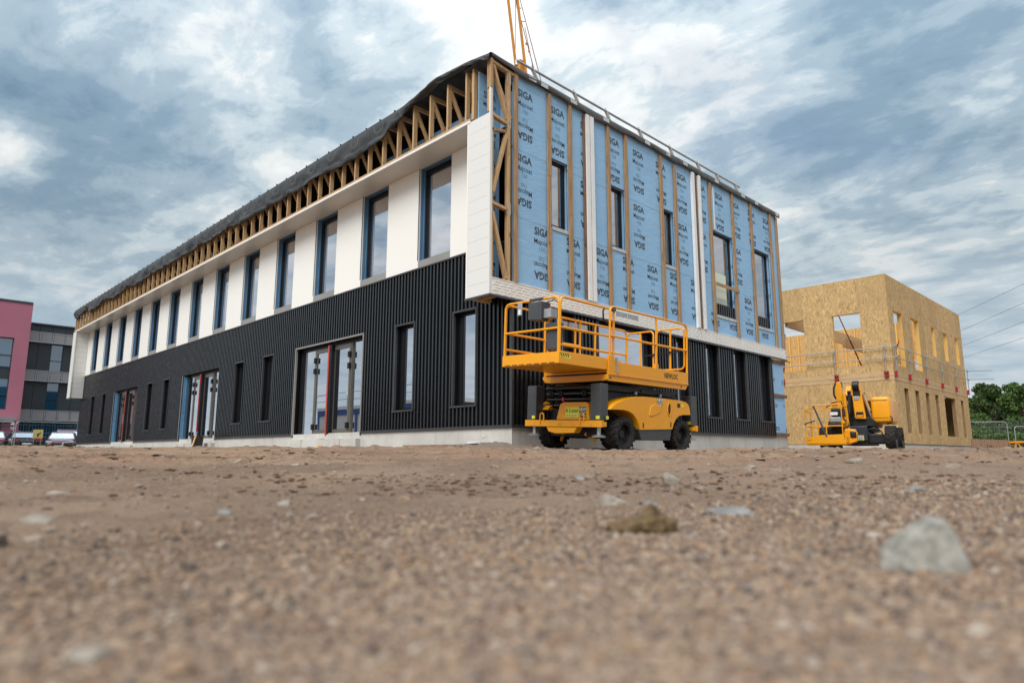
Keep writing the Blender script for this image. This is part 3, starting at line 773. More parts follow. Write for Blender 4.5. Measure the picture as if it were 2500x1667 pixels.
def window(F, a0, a1, z0, z1, depth, glassmat, surround='flashing', lining='reveal', frame='black', fw=.06, trim=True, sill=True, parts=1):
    """an opening in the wall: lining of the reveal, folded metal surround, frame, panes"""
    r = MB()
    r.fbox(F, a0 - .015, a0, z0, z1, -depth, -.004); r.fbox(F, a1, a1 + .015, z0, z1, -depth, -.004)
    r.fbox(F, a0, a1, z1, z1 + .015, -depth, -.004); r.fbox(F, a0, a1, z0 - .015, z0, -depth, -.004)
    w = r.obj('window_reveal', lining, mb)
    if trim:
        t = MB(); s = .035
        t.fbox(F, a0 - s, a0 + .004, z0 + .004, z1 - .004, -.05, .010); t.fbox(F, a1 - .004, a1 + s, z0 + .004, z1 - .004, -.05, .010)
        t.fbox(F, a0 - s, a1 + s, z1 - .004, z1 + s, -.05, .014); t.fbox(F, a0 - s - .02, a1 + s + .02, z0 - s, z0 + .004, -.05, .028)
        t.obj('surround', surround, w)
    f = MB(); d0, d1 = -depth, -depth + .07
    f.fbox(F, a0, a0 + fw, z0, z1, d0, d1); f.fbox(F, a1 - fw, a1, z0, z1, d0, d1)
    f.fbox(F, a0 + fw, a1 - fw, z0, z0 + fw, d0, d1); f.fbox(F, a0 + fw, a1 - fw, z1 - fw, z1, d0, d1)
    f.obj('frame', frame, w)
    MB().fbox(F, a0 + fw - .01, a1 - fw + .01, z0 + fw - .01, z1 - fw + .01, d0 + .02, d0 + .045).obj('pane', glassmat, w)
    return w
for a, b in WIN: window(LONG, a, b, *WZ, .21, 'glass')
for a, b in GLW: window(GABLE, a, b, *WZ, .21, 'glass2')
window(GABLE, *GLD, CB + .02, WZ[1], .21, 'glass')

# three entrances: side lights, two leaves, red meeting strip
def entrance(ya, yb, lin, front):
    d = -.22
    r = MB()
    r.fbox(LONG, ya - .015, ya, CB - .09, WZ[1], d - .06, -.004); r.fbox(LONG, yb, yb + .015, CB - .09, WZ[1], d - .06, -.004)
    r.fbox(LONG, ya, yb, WZ[1], WZ[1] + .015, d - .06, -.004)
    w = r.obj('entrance', 'reveal', mb)
    if lin:      # far jamb still wrapped in blue membrane and battens
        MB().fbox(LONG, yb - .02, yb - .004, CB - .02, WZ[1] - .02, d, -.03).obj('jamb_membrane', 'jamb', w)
        MB().fbox(LONG, yb - .09, yb - .021, CB - .02, WZ[1] - .05, d, d + .10).obj('jamb_batten', 'shaded_blue', w)
        tx = MB()
        for zz, s_ in ((2.1, 'S'), (1.85, 'I'), (1.6, 'G'), (1.35, 'S')):
            tx.text(s_, .19, lambda p, q, zz=zz: (0.15 + q, yb - .0225, zz + p), .012)
        tx.obj('lettering', 'ink', w)['kind'] = 'stuff'
        MB().fbox(LONG, yb + .016, yb + .055, CB - .03, WZ[1] - .01, -.05, .012).obj('edge_trim', 'galv', w)
        fa, fb = ya + .28, yb - .35
    else:
        fa, fb = ya + .06, yb - .06
        t = MB(); t.fbox(LONG, ya - .04, ya + .004, CB - .03, WZ[1] - .004, -.05, .010); t.fbox(LONG, yb - .004, yb + .04, CB - .03, WZ[1] - .004, -.05, .010)
        t.fbox(LONG, ya - .04, yb + .04, WZ[1] - .004, WZ[1] + .035, -.05, .014); t.obj('surround', 'sill', w)
    z0, z1 = CB - .06, 2.93
    mid = (fa + fb) / 2 - (.1 if not lin else 0)
    lf, rf = mid + .93, mid - .93           # outer frame posts of the leaves (far, near)
    f = MB(); f.fbox(LONG, fa, fb, z0 - .02, z0 + .05, d, d + .09); f.fbox(LONG, fa, fb, z1, WZ[1], d - .02, d + .06)
    f.fbox(LONG, fa - .0, fa + .05, z0 + .05, z1, d, d + .08); f.fbox(LONG, fb - .05, fb, z0 + .05, z1, d, d + .08)
    f.obj('door_frame', 'black', w)
    for a, bb in ((fa + .05, rf - .05), (lf + .05, fb - .05)):
        if bb - a > .05: MB().fbox(LONG, a, bb, z0 + .05, z1, d + .02, d + .04).obj('side_light', 'glass', w)
    for a, bb, nm in ((mid + .03, lf, 1), (rf, mid - .03, -1)):
        g = MB(); g.fbox(LONG, a, a + .075, z0 + .06, z1 - .01, d + .03, d + .10); g.fbox(LONG, bb - .075, bb, z0 + .06, z1 - .01, d + .03, d + .10)
        g.fbox(LONG, a + .075, bb - .075, z1 - .12, z1 - .01, d + .03, d + .10); g.fbox(LONG, a + .075, bb - .075, z0 + .06, z0 + .16, d + .03, d + .10)
        leaf_ = g.obj('door_leaf', 'frame_grey', w)
        MB().fbox(LONG, a + .06, bb - .06, z0 + .15, z1 - .11, d + .055, d + .075).obj('pane', 'glass', leaf_)
        hp = bb - .03 if nm == 1 else a + .03
        for hz_ in (2.62, 2.32, .78):
            MB().fbox(LONG, hp - .05, hp + .05, hz_ - .075, hz_ + .075, d + .10, d + .15).obj('hinge', 'black', leaf_)
    for a, bb in ((lf, lf + .05), (rf - .05, rf)): MB().fbox(LONG, a, bb, z0 + .05, z1, d, d + .09).obj('door_post', 'frame_grey', w)
    MB().fbox(LONG, mid - .115, mid - .012, z0 + .04, z1 + .02, d + .101, d + .20).obj('astragal', 'black', w)
    MB().fbox(LONG, mid - .010, mid + .055, z0 + .02, z1 + .01, d + .101, d + .215).obj('meeting_strip', 'red', w)
entrance(*DOOR[0], False, True); entrance(*DOOR[1], True, False); entrance(*DOOR[2], True, False)

# upper storey of the long side
edges = [0.60] + [x for w_ in UPW for x in w_] + [34.0]
for i in range(0, len(edges), 2):
    a, b = edges[i], edges[i + 1]
    MB().fbox(LONG, a, b, CT + .035, SOF - .003, -.12, .02).obj('wall_panel', 'white', mb, bevel=.006)
    if i:      # dark trim on the far jamb of each window
        pass
for a, b in UPW:
    MB().fbox(LONG, a + .003, b - .003, CT + .032, CT + .20, -.10, .012).obj('window_sill', 'sill', mb, bevel=.004)
    r = MB(); d = .15
    r.fbox(LONG, b - .012, b - .001, CT + .20, SOF - .003, -d - .1, -.02); r.fbox(LONG, a + .001, a + .012, CT + .20, SOF - .003, -d - .1, -.02)
    r.fbox(LONG, a + .012, b - .012, SOF - .012, SOF - .004, -d - .1, -.02); r.fbox(LONG, a + .012, b - .012, CT + .196, CT + .204, -d - .1, -.02)
    w = r.obj('window_reveal', 'shaded_blue', mb)
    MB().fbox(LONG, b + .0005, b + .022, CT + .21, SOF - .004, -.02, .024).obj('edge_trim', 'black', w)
    MB().fbox(LONG, b - .045, b - .013, CT + .20, SOF - .02, -d - .02, -.10).obj('jamb_batten', 'shaded_blue', w)
    f = MB(); z0, z1, aa, bb = CT + .20, SOF - .06, a + .013, b - .047
    f.fbox(LONG, aa, aa + .07, z0, z1, -d - .06, -d + .02); f.fbox(LONG, bb - .07, bb, z0, z1, -d - .06, -d + .02)
    f.fbox(LONG, aa + .07, bb - .07, z0, z0 + .07, -d - .06, -d + .02); f.fbox(LONG, aa + .07, bb - .07, z1 - .09, z1, -d - .06, -d + .02)
    f.fbox(LONG, aa, bb, z1, SOF - .003, -d - .06, -d + .0)
    f.obj('frame', 'black', w)
    MB().fbox(LONG, aa + .065, bb - .065, z0 + .065, z1 - .085, -d - .04, -d - .015).obj('pane', 'glass', w)

# soffit with its white edge and timber rim
x0 = -PO
MB().box(x0 + .02, 0.40, .60, 34.0, SOF, SOF + .012).obj('soffit', 'soffit', mb)
MB().box(x0 - .012, x0 + .02, .56, 34.02, SOF - .006, SOF + .045).obj('soffit_edge', 'whitebat', mb)
MB().box(x0 - .005, x0 + .10, .56, 34.5, SOF + .05, SOF + .10).obj('rim_board', 'truss', mb)
# membrane wall behind the trusses; the deep shade there is painted as dark sheets
MB().box(-.005, .03, .0, 4.6, SOF + .02, 7.46).obj('membrane_sheet', 'membrane', mb); MB().box(.0, .035, .0, BL, SOF + .02, 7.86).obj('shade_backing', 'reveal', mb)
MB().box(-.004, .036, 4.62, 19, SOF + .02, 7.12).obj('membrane_sheet', 'shaded_blue', mb)
tx = MB(); y = 1.0
while y < 4.3:
    tx.text('SIGA', .22, lambda p, q, y=y: (-.009, y - p, 7.18 + q), .03, .8); tx.text('Majcoat', .14, lambda p, q, y=y: (-.009, y - p, 6.96 + q), .012, .85); y += 1.02
tx.obj('lettering', 'ink', mb)['kind'] = 'stuff'
# trusses every 0.615 m
ZB, ZT = SOF + .10, 7.86
post_m = MB().box(-.05, .05, -.024, .024, 0, ZT - ZB).mesh('post', 'truss')
post_m2 = MB().box(-.05, .05, -.036, .036, 0, ZT - ZB).mesh('post', 'truss')
diag_m = MB().beam((.03, 0, ZT - ZB - .04), (.56, 0, .05), .045, .085, (0, 1, 0)).mesh('diagonal', 'truss')
ch_m = MB().box(-.05, .65, -.022, .022, -.045, .045).mesh('top_chord', 'truss')
pl_m = MB().box(-.056, -.0505, -.03, .03, 0, .14).mesh('nail_plate', 'anthracite')
pl_s = MB().box(-.045, .045, -.0285, -.0255, 0.01, .13).mesh('nail_plate', 'galv')
yy = 0.72
while yy < 34.3:
    c = link(ch_m, 'roof_truss', mb, loc=(x0 + .06, yy, ZT + .0)); 
    for nm, me_, dz in (('post', post_m, ZB - ZT - .045 + .0), ('diagonal', diag_m, ZB - ZT - .045), ('bottom_chord', ch_m, ZB - ZT + .0)):
        if nm == 'bottom_chord': continue
        link(me_, nm, c, loc=(0, 0, dz))
    if random.random() < .75: link(pl_s, 'nail_plate', c, loc=(0, 0, ZB - ZT - .045))
    yy += 0.6155 + random.uniform(-.006, .006)
for yy in (0.50, .02, 34.42): 
    c = link(ch_m, 'roof_truss', mb, loc=(x0 + .06, yy, ZT)); link(post_m2, 'post', c, loc=(0, 0, ZB - ZT - .045)); link(diag_m, 'diagonal', c, loc=(0, 0, ZB - ZT - .045))

# end cheeks of the projecting frame: horizontal boards with open joints
js = [3.05, 3.29, 3.58, 3.86, 4.17, 4.45, 4.74, 5.02, 5.31, 5.60, 5.88, 6.17, 6.46, 6.74]
for z0, z1 in zip(js, js[1:]):
    MB().box(x0, x0 + .03, -GO + .03, .60, z0 + .0012, z1 - .0012).obj('cheek_board', 'cheek', mb, bevel=.0015)
    MB().box(x0 + .03, -.022, 34.0, 34.03, z0 + .003, z1 - .003).obj('cheek_board', 'cheek', mb, bevel=.003)
MB().box(x0 - .004, x0 + .034, .601, .64, 3.05, 6.72).obj('cheek_trim', 'white', mb)
MB().box(x0 - .008, x0 + .05, -GO - .008, -GO + .029, 3.05, 7.30).obj('cheek_trim', 'cheek', mb)
MB().box(x0 - .006, x0 + .029, 34.0, 34.6, 3.05, 6.74).obj('cheek_board', 'cheek', mb)
MB().box(x0 - .008, x0 + .029, 33.96, 33.999, 3.05, 6.74).obj('cheek_trim', 'white', mb)
MB().box(x0 + .031, -.03, .62, .64, 3.05, SOF - .002).obj('cheek_lining', 'cheek', mb)
fl = MB(); fl.box(x0 - .02, x0 + .0, -GO - .03, .66, 3.005, 3.048); fl.box(x0, 12.30, -GO - .03, -GO + .0, 3.004, 3.048)
fl.obj('drip_flashing', 'flashing', mb)
MB().box(x0 - .01, .0, 33.95, 34.62, 3.0, 3.046).obj('drip_flashing', 'flashing', mb)
u = MB(); u.box(x0 + .01, -.06, .0, .10, 3.06, 3.10); u.box(x0 + .01, -.06, .52, .60, 3.06, 3.12); u.box(-.35, -.29, .10, .52, 3.06, 3.12); u.box(x0 + .032, -.06, -.01, .6, 3.16, 3.18)
u.obj('cheek_base', 'truss', mb)

# open timber lattice at the gable end of the cheek
gy = -GO + .035
def lat(p, q, w=.085, nm='lattice_member', mat='truss'): MB().beam((p[0], gy, p[1]), (q[0], gy, q[1]), .06, w, (0, 1, 0)).obj(nm, mat, mb)
lat((-.63, 7.28), (-.63, 7.90), .12, 'corner_post', 'batten')
lat((-.14, 3.38), (-.14, 7.82), .10, 'lattice_post')
lat((-.60, 7.86), (.0, 7.80), .09); lat((-.56, 7.80), (-.17, 6.76), .08); lat((-.60, 6.72), (-.19, 6.66), .09); lat((-.60, 6.40), (-.24, 6.48), .06, mat='batten')
lat((-.19, 6.42), (-.56, 5.10), .085); lat((-.60, 4.88), (-.19, 4.84), .09); lat((-.57, 4.70), (-.19, 3.42), .085); lat((-.585, 3.40), (-.585, 6.7), .06)
for zz in (7.66, 6.70, 4.86): MB().box(-.20, -.08, gy - .034, gy - .0305, zz - .12, zz + .12).obj('nail_plate', 'galv', mb)
MB().box(-.60, -.02, .36, .375, 3.2, 7.8).obj('membrane_sheet', 'membrane', mb)
tx = MB()
for zz in (7.35, 5.9, 4.45): 
    tx.text('SIGA', .21, lambda p, q, zz=zz: (-.30 + p * .9, .357, zz + q), .016, .85); tx.text('Majcoat', .15, lambda p, q, zz=zz: (-.30 + p * .9, .357, zz - .2 + q), .006, .85)
for zz in (6.35, 5.0, 3.6):
    tx.text('SIGA', .21, lambda p, q, zz=zz: (-.30 + p * .9, .357, zz + q), .016, .85, True); tx.text('Majcoat', .15, lambda p, q, zz=zz: (-.30 + p * .9, .357, zz + .2 + q), .006, .85, True)
tx.obj('lettering', 'ink', mb)['kind'] = 'stuff'

# upper gable: membrane rolls, print, battens, windows
GW = [(1.12, 1.70, 4.84, 6.37), (3.22, 3.79, 4.86, 6.37), (5.44, 5.96, 4.88, 6.37), (7.99, 9.16, 3.93, 6.40), (10.45, 11.58, 3.94, 6.40)]
rows = [(3.36, 4.80, 0), (4.80, 6.25, .004), (6.25, 7.70, .008), (7.70, 7.88, .012)]
for z0, z1, o in rows:
    zl = z0 - (.03 if o else 0)
    for xa, xb_ in ([(.0, 7.99), (9.16, 10.45), (11.58, BW)] if 4.5 < z0 < 6 else [(.0, BW)]):
        s = MB()
        for a, b, c, d in rects_minus(xa, xb_, zl, z1, GW): s.box(a, b, -.012 - o, .02, c, d)
        s.obj('membrane_sheet', 'membrane', mb)
o = .012
for (zs, zm, zn, xo) in ((7.49, 7.27, 7.11, .36), (6.05, 5.84, 5.69, .33), (4.60, 4.39, 4.24, .85)):
    row = {7.49: .008, 6.05: .004, 4.60: 0}[zs]; yy = -.012 - row - .0025
    big, small, thin = MB(), MB(), MB()
    x = xo
    while x < 12.2:
        def ok(zc): return not any(h[0] - .1 < x < h[1] + .1 and h[2] - .1 < zc < h[3] + .1 for h in GW)
        T = lambda zc: (lambda p, q: (x + p, yy, zc + q))
        clip = x < 11.9
        if clip:
            if ok(zs): big.text('SIGA', .225, T(zs), .034, .92); small.text('Majcoat', .156, T(zm), .010, .95)
            if ok(zm - .2): thin.text('150', .125, T(zn), .0)
            z2 = zs - .92
            if ok(z2): big.text('SIGA', .225, T(z2), .034, .92, True); small.text('Majcoat', .156, T(z2 + .215), .010, .95, True)
            if ok(z2 + .3): thin.text('150', .125, T(z2 + .365), .0, 1, True)
        x += 1.012
    big.add(small.v, small.f).obj('lettering', 'ink', mb)['kind'] = 'stuff'; thin.obj('lettering', 'inkpale', mb)['kind'] = 'stuff'
def vb(xc, w, z0, z1, mat, o0=.026, o1=.075, nm='batten'):
    MB().box(xc - w / 2, xc + w / 2, -o1, -o0, z0, z1).obj(nm, mat, mb, bevel=.003)
zb = 3.385
for i, xc in enumerate((.05, 1.06, 1.75, 3.14, 3.84, 5.36, 6.04, 7.87, 9.20, 10.38, 11.72, 12.19)):
    zt = (7.93, 7.80, 7.86, 7.80, 7.84, 7.76, 7.70, 7.76, 7.80, 7.88, 7.92, 7.80)[i]
    if i in (1, 2, 5, 9):       # spliced from two lengths
        zc = (0, 5.9, 5.2, 0, 0, 5.6, 0, 0, 0, 5.0)[i]
        vb(xc, .105, zb, zc - .003, 'batten'); vb(xc + .006, .105, zc + .003, zt, 'batten')
    else: vb(xc, .105, zb, zt, 'batten')
for xa, xm, xb_ in ((2.34, 2.25, 2.50), (6.93, 7.12, 7.26)):
    vb(xa, .13, zb, 7.78, 'whitebat', .026, .10, 'white_batten'); vb(xb_, .12, zb, 7.78, 'whitebat', .026, .10, 'white_batten')
    vb(xm, .06, zb, 7.74, 'darkbat', .026, .072)
vb(8.10, .05, 6.42, 7.70, 'whitebat', .026, .05, 'white_batten')
MB().box(7.93, 9.30, -.10, -.077, 4.74, 4.83).obj('batten', 'batten', mb)
for i, (a, b, z0, z1) in enumerate(GW):
    w = window(GABLE, a, b, z0, z1, .15, 'glass2', lining='membrane', trim=False, fw=.075)
    MB().box(a - .02, b + .02, -.035, -.026, z0 - .09, z0 - .016).obj('sill_tape', 'tape', w)
    if i == 3:
        MB().box(a + .066, b - .30, .10, .112, z0 + .08, z0 + 1.28).obj('lower_pane_light', 'pane_light', w)  # bright view in the glass painted as a pale and a grey patch
        MB().box(a + .066, b - .30, .092, .099, z0 + .08, z0 + .55).obj('lower_pane_light', plain('grey_pane_light', (.42, .45, .40), .15), w)
    if i > 2:
        tx = MB()
        for zz in (z0 + .5, z0 + 1.1, z0 + 1.6): tx.text('SG', .16, lambda p, q, zz=zz: (b - .0025, .06 + p * .5, zz + q), .01)
        tx.obj('lettering', 'ink', w)['kind'] = 'stuff'
# ventilation strip with embossed slots
s = MB(); s.box(x0 + .05, BW + .06, -GO - .004, -GO + .05, 3.05, 3.378); s.box(x0 + .05, BW + .06, -GO - .016, -GO - .004, 3.365, 3.383); s.obj('vent_strip', 'vent', mb)
s = MB(); k = 0; x = x0 + .09
while x < BW:
    for r_ in range(5):
        xx = x + (.0 if r_ % 2 else .055); zz = 3.072 + r_ * .058
        s.prism([(xx, zz), (xx + .15, zz), (xx + .158, zz + .016), (xx + .15, zz + .032), (xx, zz + .032), (xx - .008, zz + .016)], lambda a, b, t: (a, t, b), -GO - .013, -GO - .0035)
    x += .198
o_ = s.obj('vent_slots', 'vent', mb); o_['kind'] = 'stuff'
MB().box(BW + .01, BW + .05, -.06, .1, 3.1, 3.9).obj('end_plate', 'galv', mb); MB().box(BW - .3, BW + .30, -.085, -.04, 2.985, 3.003).obj('drip_flashing', 'flashing', mb)
MB().box(.0, BW, -.04, .0, 3.03, 3.06).obj('soffit', 'black', mb)
# lower right corner still bare
MB().box(11.33, BW - .10, .02, .06, CB, 3.0).obj('membrane_sheet', 'membrane', mb)
tx = MB()
for xx, zz, fl_ in ((11.36, 2.35, 0), (12.05, 2.30, 1), (11.45, 1.55, 0), (12.06, 1.55, 0), (11.5, .85, 1), (12.12, .80, 1)):
    tx.text('SIGA', .17, lambda p, q: (xx + p * (.7 if abs(xx - 12.05) < .1 else 1), .0175, zz + q), .014, .8 if xx < 12 else .3, bool(fl_))
tx.obj('lettering', 'ink', mb)['kind'] = 'stuff'
for zz in (2.93, 1.86, .66): MB().box(11.36, BW - .02, -.03, .018, zz - .05, zz + .05).obj('batten', 'darkbat', mb, bevel=.003)
MB().box(11.30, 11.345, -.01, .06, CB, 3.0).obj('corner_trim', 'flashing', mb)

# roof and its temporary black covering
MB().box(.10, BW - .1, .10, BL, 7.87, 7.93).obj('roof_deck', 'osb', mb)
NY = 480; prof = 15; T = MB(); vs, fs = [], []
for i in range(NY + 1):
    y = -.09 + (BL + .16) * (i / NY) ** 1.25
    bot = float(np.interp(y, [-.1, .0, .6, 1.15, 1.9, 2.55, 3.2, 3.8, 4.9, 6.5, 9, 11.4, 13, 34.6], [7.84, 7.84, 7.96, 7.96, 7.93, 7.82, 7.57, 7.42, 7.36, 7.42, 7.42, 7.40, 7.52, 7.46])) + .07 * mnoise.noise((y * .8, 3, 1)) * min(1, max(0, y - 3))
    if y > 13: bot = 7.46 + .15 * mnoise.noise((y * .55, 2, 1)) + .04 * mnoise.noise((y * 2, 4, 1)) - (.10 if 30.5 < y < 31.3 else 0) + (.08 if y > 31.3 else 0)
    crest = 8.0 + float(np.interp(y, [0, .7, 1.5, 2.2, 2.8], [0, .10, .17, .06, 0])) + .012 * mnoise.noise((y * 1.3, 0, 0))
    bul = float(np.interp(y, [0, .8, 1.6, 2.6, 3.4], [0.02, .05, .08, .06, .02]))
    for j in range(prof):
        t = j / (prof - 1)
        if t < .35: xx, zz = .9 - (t / .35) * (.9 + PO + .03), 7.955 + (crest - 7.955) * (t / .35) ** 2
        else:
            k = (t - .35) / .65; wob = .085 * mnoise.noise((y * 1.7, k * 1.6, 5)) * k + .060 * mnoise.noise((y * 4.2 + k * 2.5, k * 2, 8)) * k + .02 * mnoise.noise((y * 11, k * 4, 3)) * k
            xx = -PO - .035 - bul * math.sin(k * math.pi) - .035 * math.sin(min(1, k * 3) * 1.57) - wob; zz = crest + (bot - crest) * k - .01 * math.sin(min(1, k * 4) * 1.57)
        vs.append((xx, y, zz))
for i in range(NY):
    for j in range(prof - 1): fs.append((i * prof + j, i * prof + j + 1, (i + 1) * prof + j + 1, (i + 1) * prof + j))
T.add(vs, fs); o_ = T.obj('roof_membrane', 'tarp', mb, smooth=60)
sm_ = o_.modifiers.new('thick', 'SOLIDIFY'); sm_.thickness = .006
cl = MB().box(-.018, .018, -.012, .012, -.01, .035).mesh('roof_clip', 'black'); y = .8
while y < 34: link(cl, 'roof_clip', mb, loc=(-PO - .03, y, 8.0)); y += .6155
# membrane folded over the gable edge
G = MB(); vs, fs = [], []; NX = 150
for i in range(NX + 1):
    x = -PO - .02 + (BW + PO + .12) * i / NX
    bot = 7.80 + .07 * mnoise.noise((x * .55, 1, 0)) + .035 * mnoise.noise((x * 2.1, 7, 0)); bot = min(bot, 7.90)
    if x < .6: bot = float(np.interp(x, [-.7, -.5, -.1, .35, .6], [7.93, 7.90, 7.86, 7.80, bot]))
    cr = 7.985 + float(np.interp(x, [-.7, -.2, .3], [.02, .0, 0]))
    for j in range(9):
        t = j / 8
        if t < .4: yy, zz = .8 - (t / .4) * (.8 + .085), 7.955 + (cr - 7.955) * (t / .4) ** 2
        else:
            k = (t - .4) / .6; yy = -.095 - .02 * math.sin(k * 3.1) - .025 * k * mnoise.noise((x * 3, k, 2)); zz = cr + (bot - cr) * k
        vs.append((x, yy, zz))
for i in range(NX):
    for j in range(8): fs.append((i * 9 + j, (i + 1) * 9 + j, (i + 1) * 9 + j + 1, i * 9 + j + 1))
G.add(vs, fs); o_ = G.obj('roof_membrane', 'greytarp', mb, smooth=60); sm_ = o_.modifiers.new('thick', 'SOLIDIFY'); sm_.thickness = .005
for xx in (.38, .75, 1.72, 2.9, 4.6, 5.55, 6.4, 8.1, 9.7, 10.6, 12.05): MB().box(xx, xx + .22, -.124, -.12, 7.84, 7.93).obj('tape_patch', 'tape', mb)
# roof edge guard rail along the gable
gr = thing('roof_guardrail', 'single galvanised pipe rail on short white straps along the gable roof edge', 'guardrail', (5, .3, 7.95), world=True)
MB().tube([(.24, .12, 8.20), (.26, .15, 8.34), (.4, .15, 8.345), (10.15, .15, 8.345)], .028, 8).obj('rail', 'galv', gr, smooth=50)
for xs in (.75, 2.14, 3.34, 4.73, 6.17, 7.6, 8.7, 9.85):
    MB().beam((xs, .15, 8.36), (xs + .34, .17, 7.97), .012, .085, (0, 1, 0)).obj('strap', 'whitebat', gr)
    MB().beam((xs, .15, 8.30), (xs, .15, 8.42), .02, .02).obj('clamp', 'galv', gr)

# ------------------------------------------------------------------ wheels
def tyre(c, r, w, axis_sign=1, lugs=18, parent=None, rim='machine', steer=0.0):
    """lugged tyre around the y axis, dished rim on the outer side; axis_sign -1: outer side towards -y"""
    t = MB(); h = w / 2; ri = r * .60
    t.lathe([(ri, -h * .80), (r * .74, -h), (r * .88, -h * .98), (r * .945, -h * .80), (r * .95, 0), (r * .945, h * .80), (r * .88, h * .98), (r * .74, h), (ri, h * .80)], c, 'y', 36)
    for k in range(lugs):
        for sgn in (-1, 1):
            a = 2 * math.pi * (k + (.5 if sgn > 0 else 0)) / lugs; da = math.pi / lugs * .52; tw = .13
            vs = []
            for rr in (r * .90, r * 1.0):
                for (yy, aa) in ((0.02 * sgn * h, a - da + tw * 2), (0.02 * sgn * h, a + da + tw * 2), (sgn * h * 1.01, a + da), (sgn * h * 1.01, a - da)):
                    vs.append((c[0] + rr * math.cos(aa), c[1] + yy, c[2] + rr * math.sin(aa)))
            t.add(vs, [(0, 3, 2, 1), (4, 5, 6, 7), (0, 1, 5, 4), (1, 2, 6, 5), (2, 3, 7, 6), (3, 0, 4, 7)])
    o = t.obj('wheel', 'rubber', parent, smooth=35)
    q = MB(); s = axis_sign
    q.lathe([(ri * 1.03, s * h * .86), (ri * 1.0, s * h * .92), (ri * .93, s * h * .84), (ri * .86, s * h * .25), (ri * .45, s * h * .15), (ri * .40, s * h * .42), (ri * .1, s * h * .45), (0.001, s * h * .45)], c, 'y', 28)
    for k in range(7):
        a = 2 * math.pi * k / 7; q.box(c[0] + ri * .62 * math.cos(a) - .013, c[0] + ri * .62 * math.cos(a) + .013, c[1] + s * h * .12, c[1] + s * h * .36, c[2] + ri * .62 * math.sin(a) - .013, c[2] + ri * .62 * math.sin(a) + .013)
    q.obj('rim', rim, o, smooth=40)
    return o
def logo(parent, fn, w, h):
    """dark square badge: NEW over LOC"""
    MB().add([fn(-w / 2, -h / 2, 0), fn(w / 2, -h / 2, 0), fn(w / 2, h / 2, 0), fn(-w / 2, h / 2, 0)], [(0, 1, 2, 3)]).obj('badge', 'signdark', parent)
    t = MB(); t.text('NEW', h * .50, lambda p, q: fn(p, q + h * .23, .002), .02, .9 * w / h); t.text('LOC', h * .56, lambda p, q: fn(p, q - h * .22, .002), .02, .9 * w / h)
    t.obj('lettering', 'signwhite', parent)

# ------------------------------------------------------------------ scissor lift (local: x back along the machine, y from its right side inwards)
sl = thing('scissor_lift', 'yellow rough terrain scissor lift with extended deck parked by the gable', 'scissor lift', (0, -2.15, .092), (R(2.3), 0, 0))
for x in (.65, 2.50):
    tyre((x, .135, .303), .303, .27, -1, 17, sl); tyre((x, 1.665, .303), .303, .27, 1, 17, sl)
MB().box(.30, 2.95, .36, 1.44, .24, .72).obj('chassis', 'machine', sl, bevel=.01)
for x in (.65, 2.50): MB().tube([(x, .25, .30), (x, 1.55, .30)], .07, 10).obj('axle', 'machine', sl, smooth=40)
HP = [(.16, .715), (.24, .78), (.36, .84), (.56, .905), (.80, .955), (1.05, .985), (1.35, .998), (1.9, 1.0), (2.45, .992), (2.66, .972), (2.76, .925), (2.80, .85), (2.83, .725), (2.55, .715), (2.40, .69), (2.29, .63), (2.21, .54), (2.15, .43), (1.08, .395), (1.03, .49), (.96, .58), (.86, .655), (.72, .705), (.55, .725), (.35, .722)]
for y0, y1, s in ((.0, .40, 1), (1.40, 1.80, -1)):
    yo, yi = (y0, y1) if s > 0 else (y1, y0); n = len(HP); cx_, cz_ = 1.55, .72
    rings = []
    for k, (dy, sc_) in enumerate(((1.0, 1.0), (.25, 1.0), (.06, .985), (0.0, .955))):
        rings.append([(cx_ + (a - cx_) * sc_, yo + (yi - yo) * dy, cz_ + (b - cz_) * (sc_ if b > .75 else 1)) for a, b in HP])
    m = MB(); m.add([p for r_ in rings for p in r_], [(i * n + j, i * n + (j + 1) % n, (i + 1) * n + (j + 1) % n, (i + 1) * n + j) for i in range(3) for j in range(n)] + [tuple(3 * n + j for j in range(n)), tuple(range(n))])
    hood = m.obj('hood', 'yellow', sl, smooth=32, fixn=True)
    if s > 0:
        p_ = MB().prism([(1.36, .66), (1.40, .82), (1.52, .87), (1.78, .86), (1.70, .72), (1.62, .69), (1.42, .64)], lambda a, b, t: (a, t, b), -.012, .03).obj('hood_recess', 'yellow', hood, bevel=.008)
        MB().prism([(2.02 + .045 * math.cos(a), .80 + .10 * math.sin(a)) for a in np.linspace(0, 6.28, 17)[:-1]], lambda a, b, t: (a, t, b), -.004, .02).obj('latch', 'machine', hood)
        MB().tube([(2.02 + .058 * math.cos(a), -.004, .80 + .118 * math.sin(a)) for a in np.linspace(0, 6.28, 17)[:-1]], .010, 6, True).obj('latch_ring', 'yellow', hood, smooth=40)
        MB().box(2.30, 2.40, -.004, .02, .85, .925).obj('slot', 'machine', hood); MB().box(1.165, 1.195, -.004, .02, .43, .52).obj('slot', 'machine', hood); MB().box(2.06, 2.09, -.004, .02, .47, .56).obj('slot', 'machine', hood)
        logo(hood, lambda p, q, t: (1.70 + p, -.006 - t, .915 + q), .165, .17)
        MB().prism([(2.49 + .035 * math.cos(a), .885 + .035 * math.sin(a)) for a in np.linspace(0, 6.28, 13)[:-1]], lambda a, b, t: (a, t, b), -.004, .01).obj('sticker', 'signyel', hood)
    ya, yb = (.02, .34) if s > 0 else (1.46, 1.78)
    MB().prism([(1.06, .41), (2.14, .43), (2.08, .215), (1.16, .205)], lambda a, b, t: (a, t, b), ya, yb).obj('tool_box', 'anthracite', sl, bevel=.012)
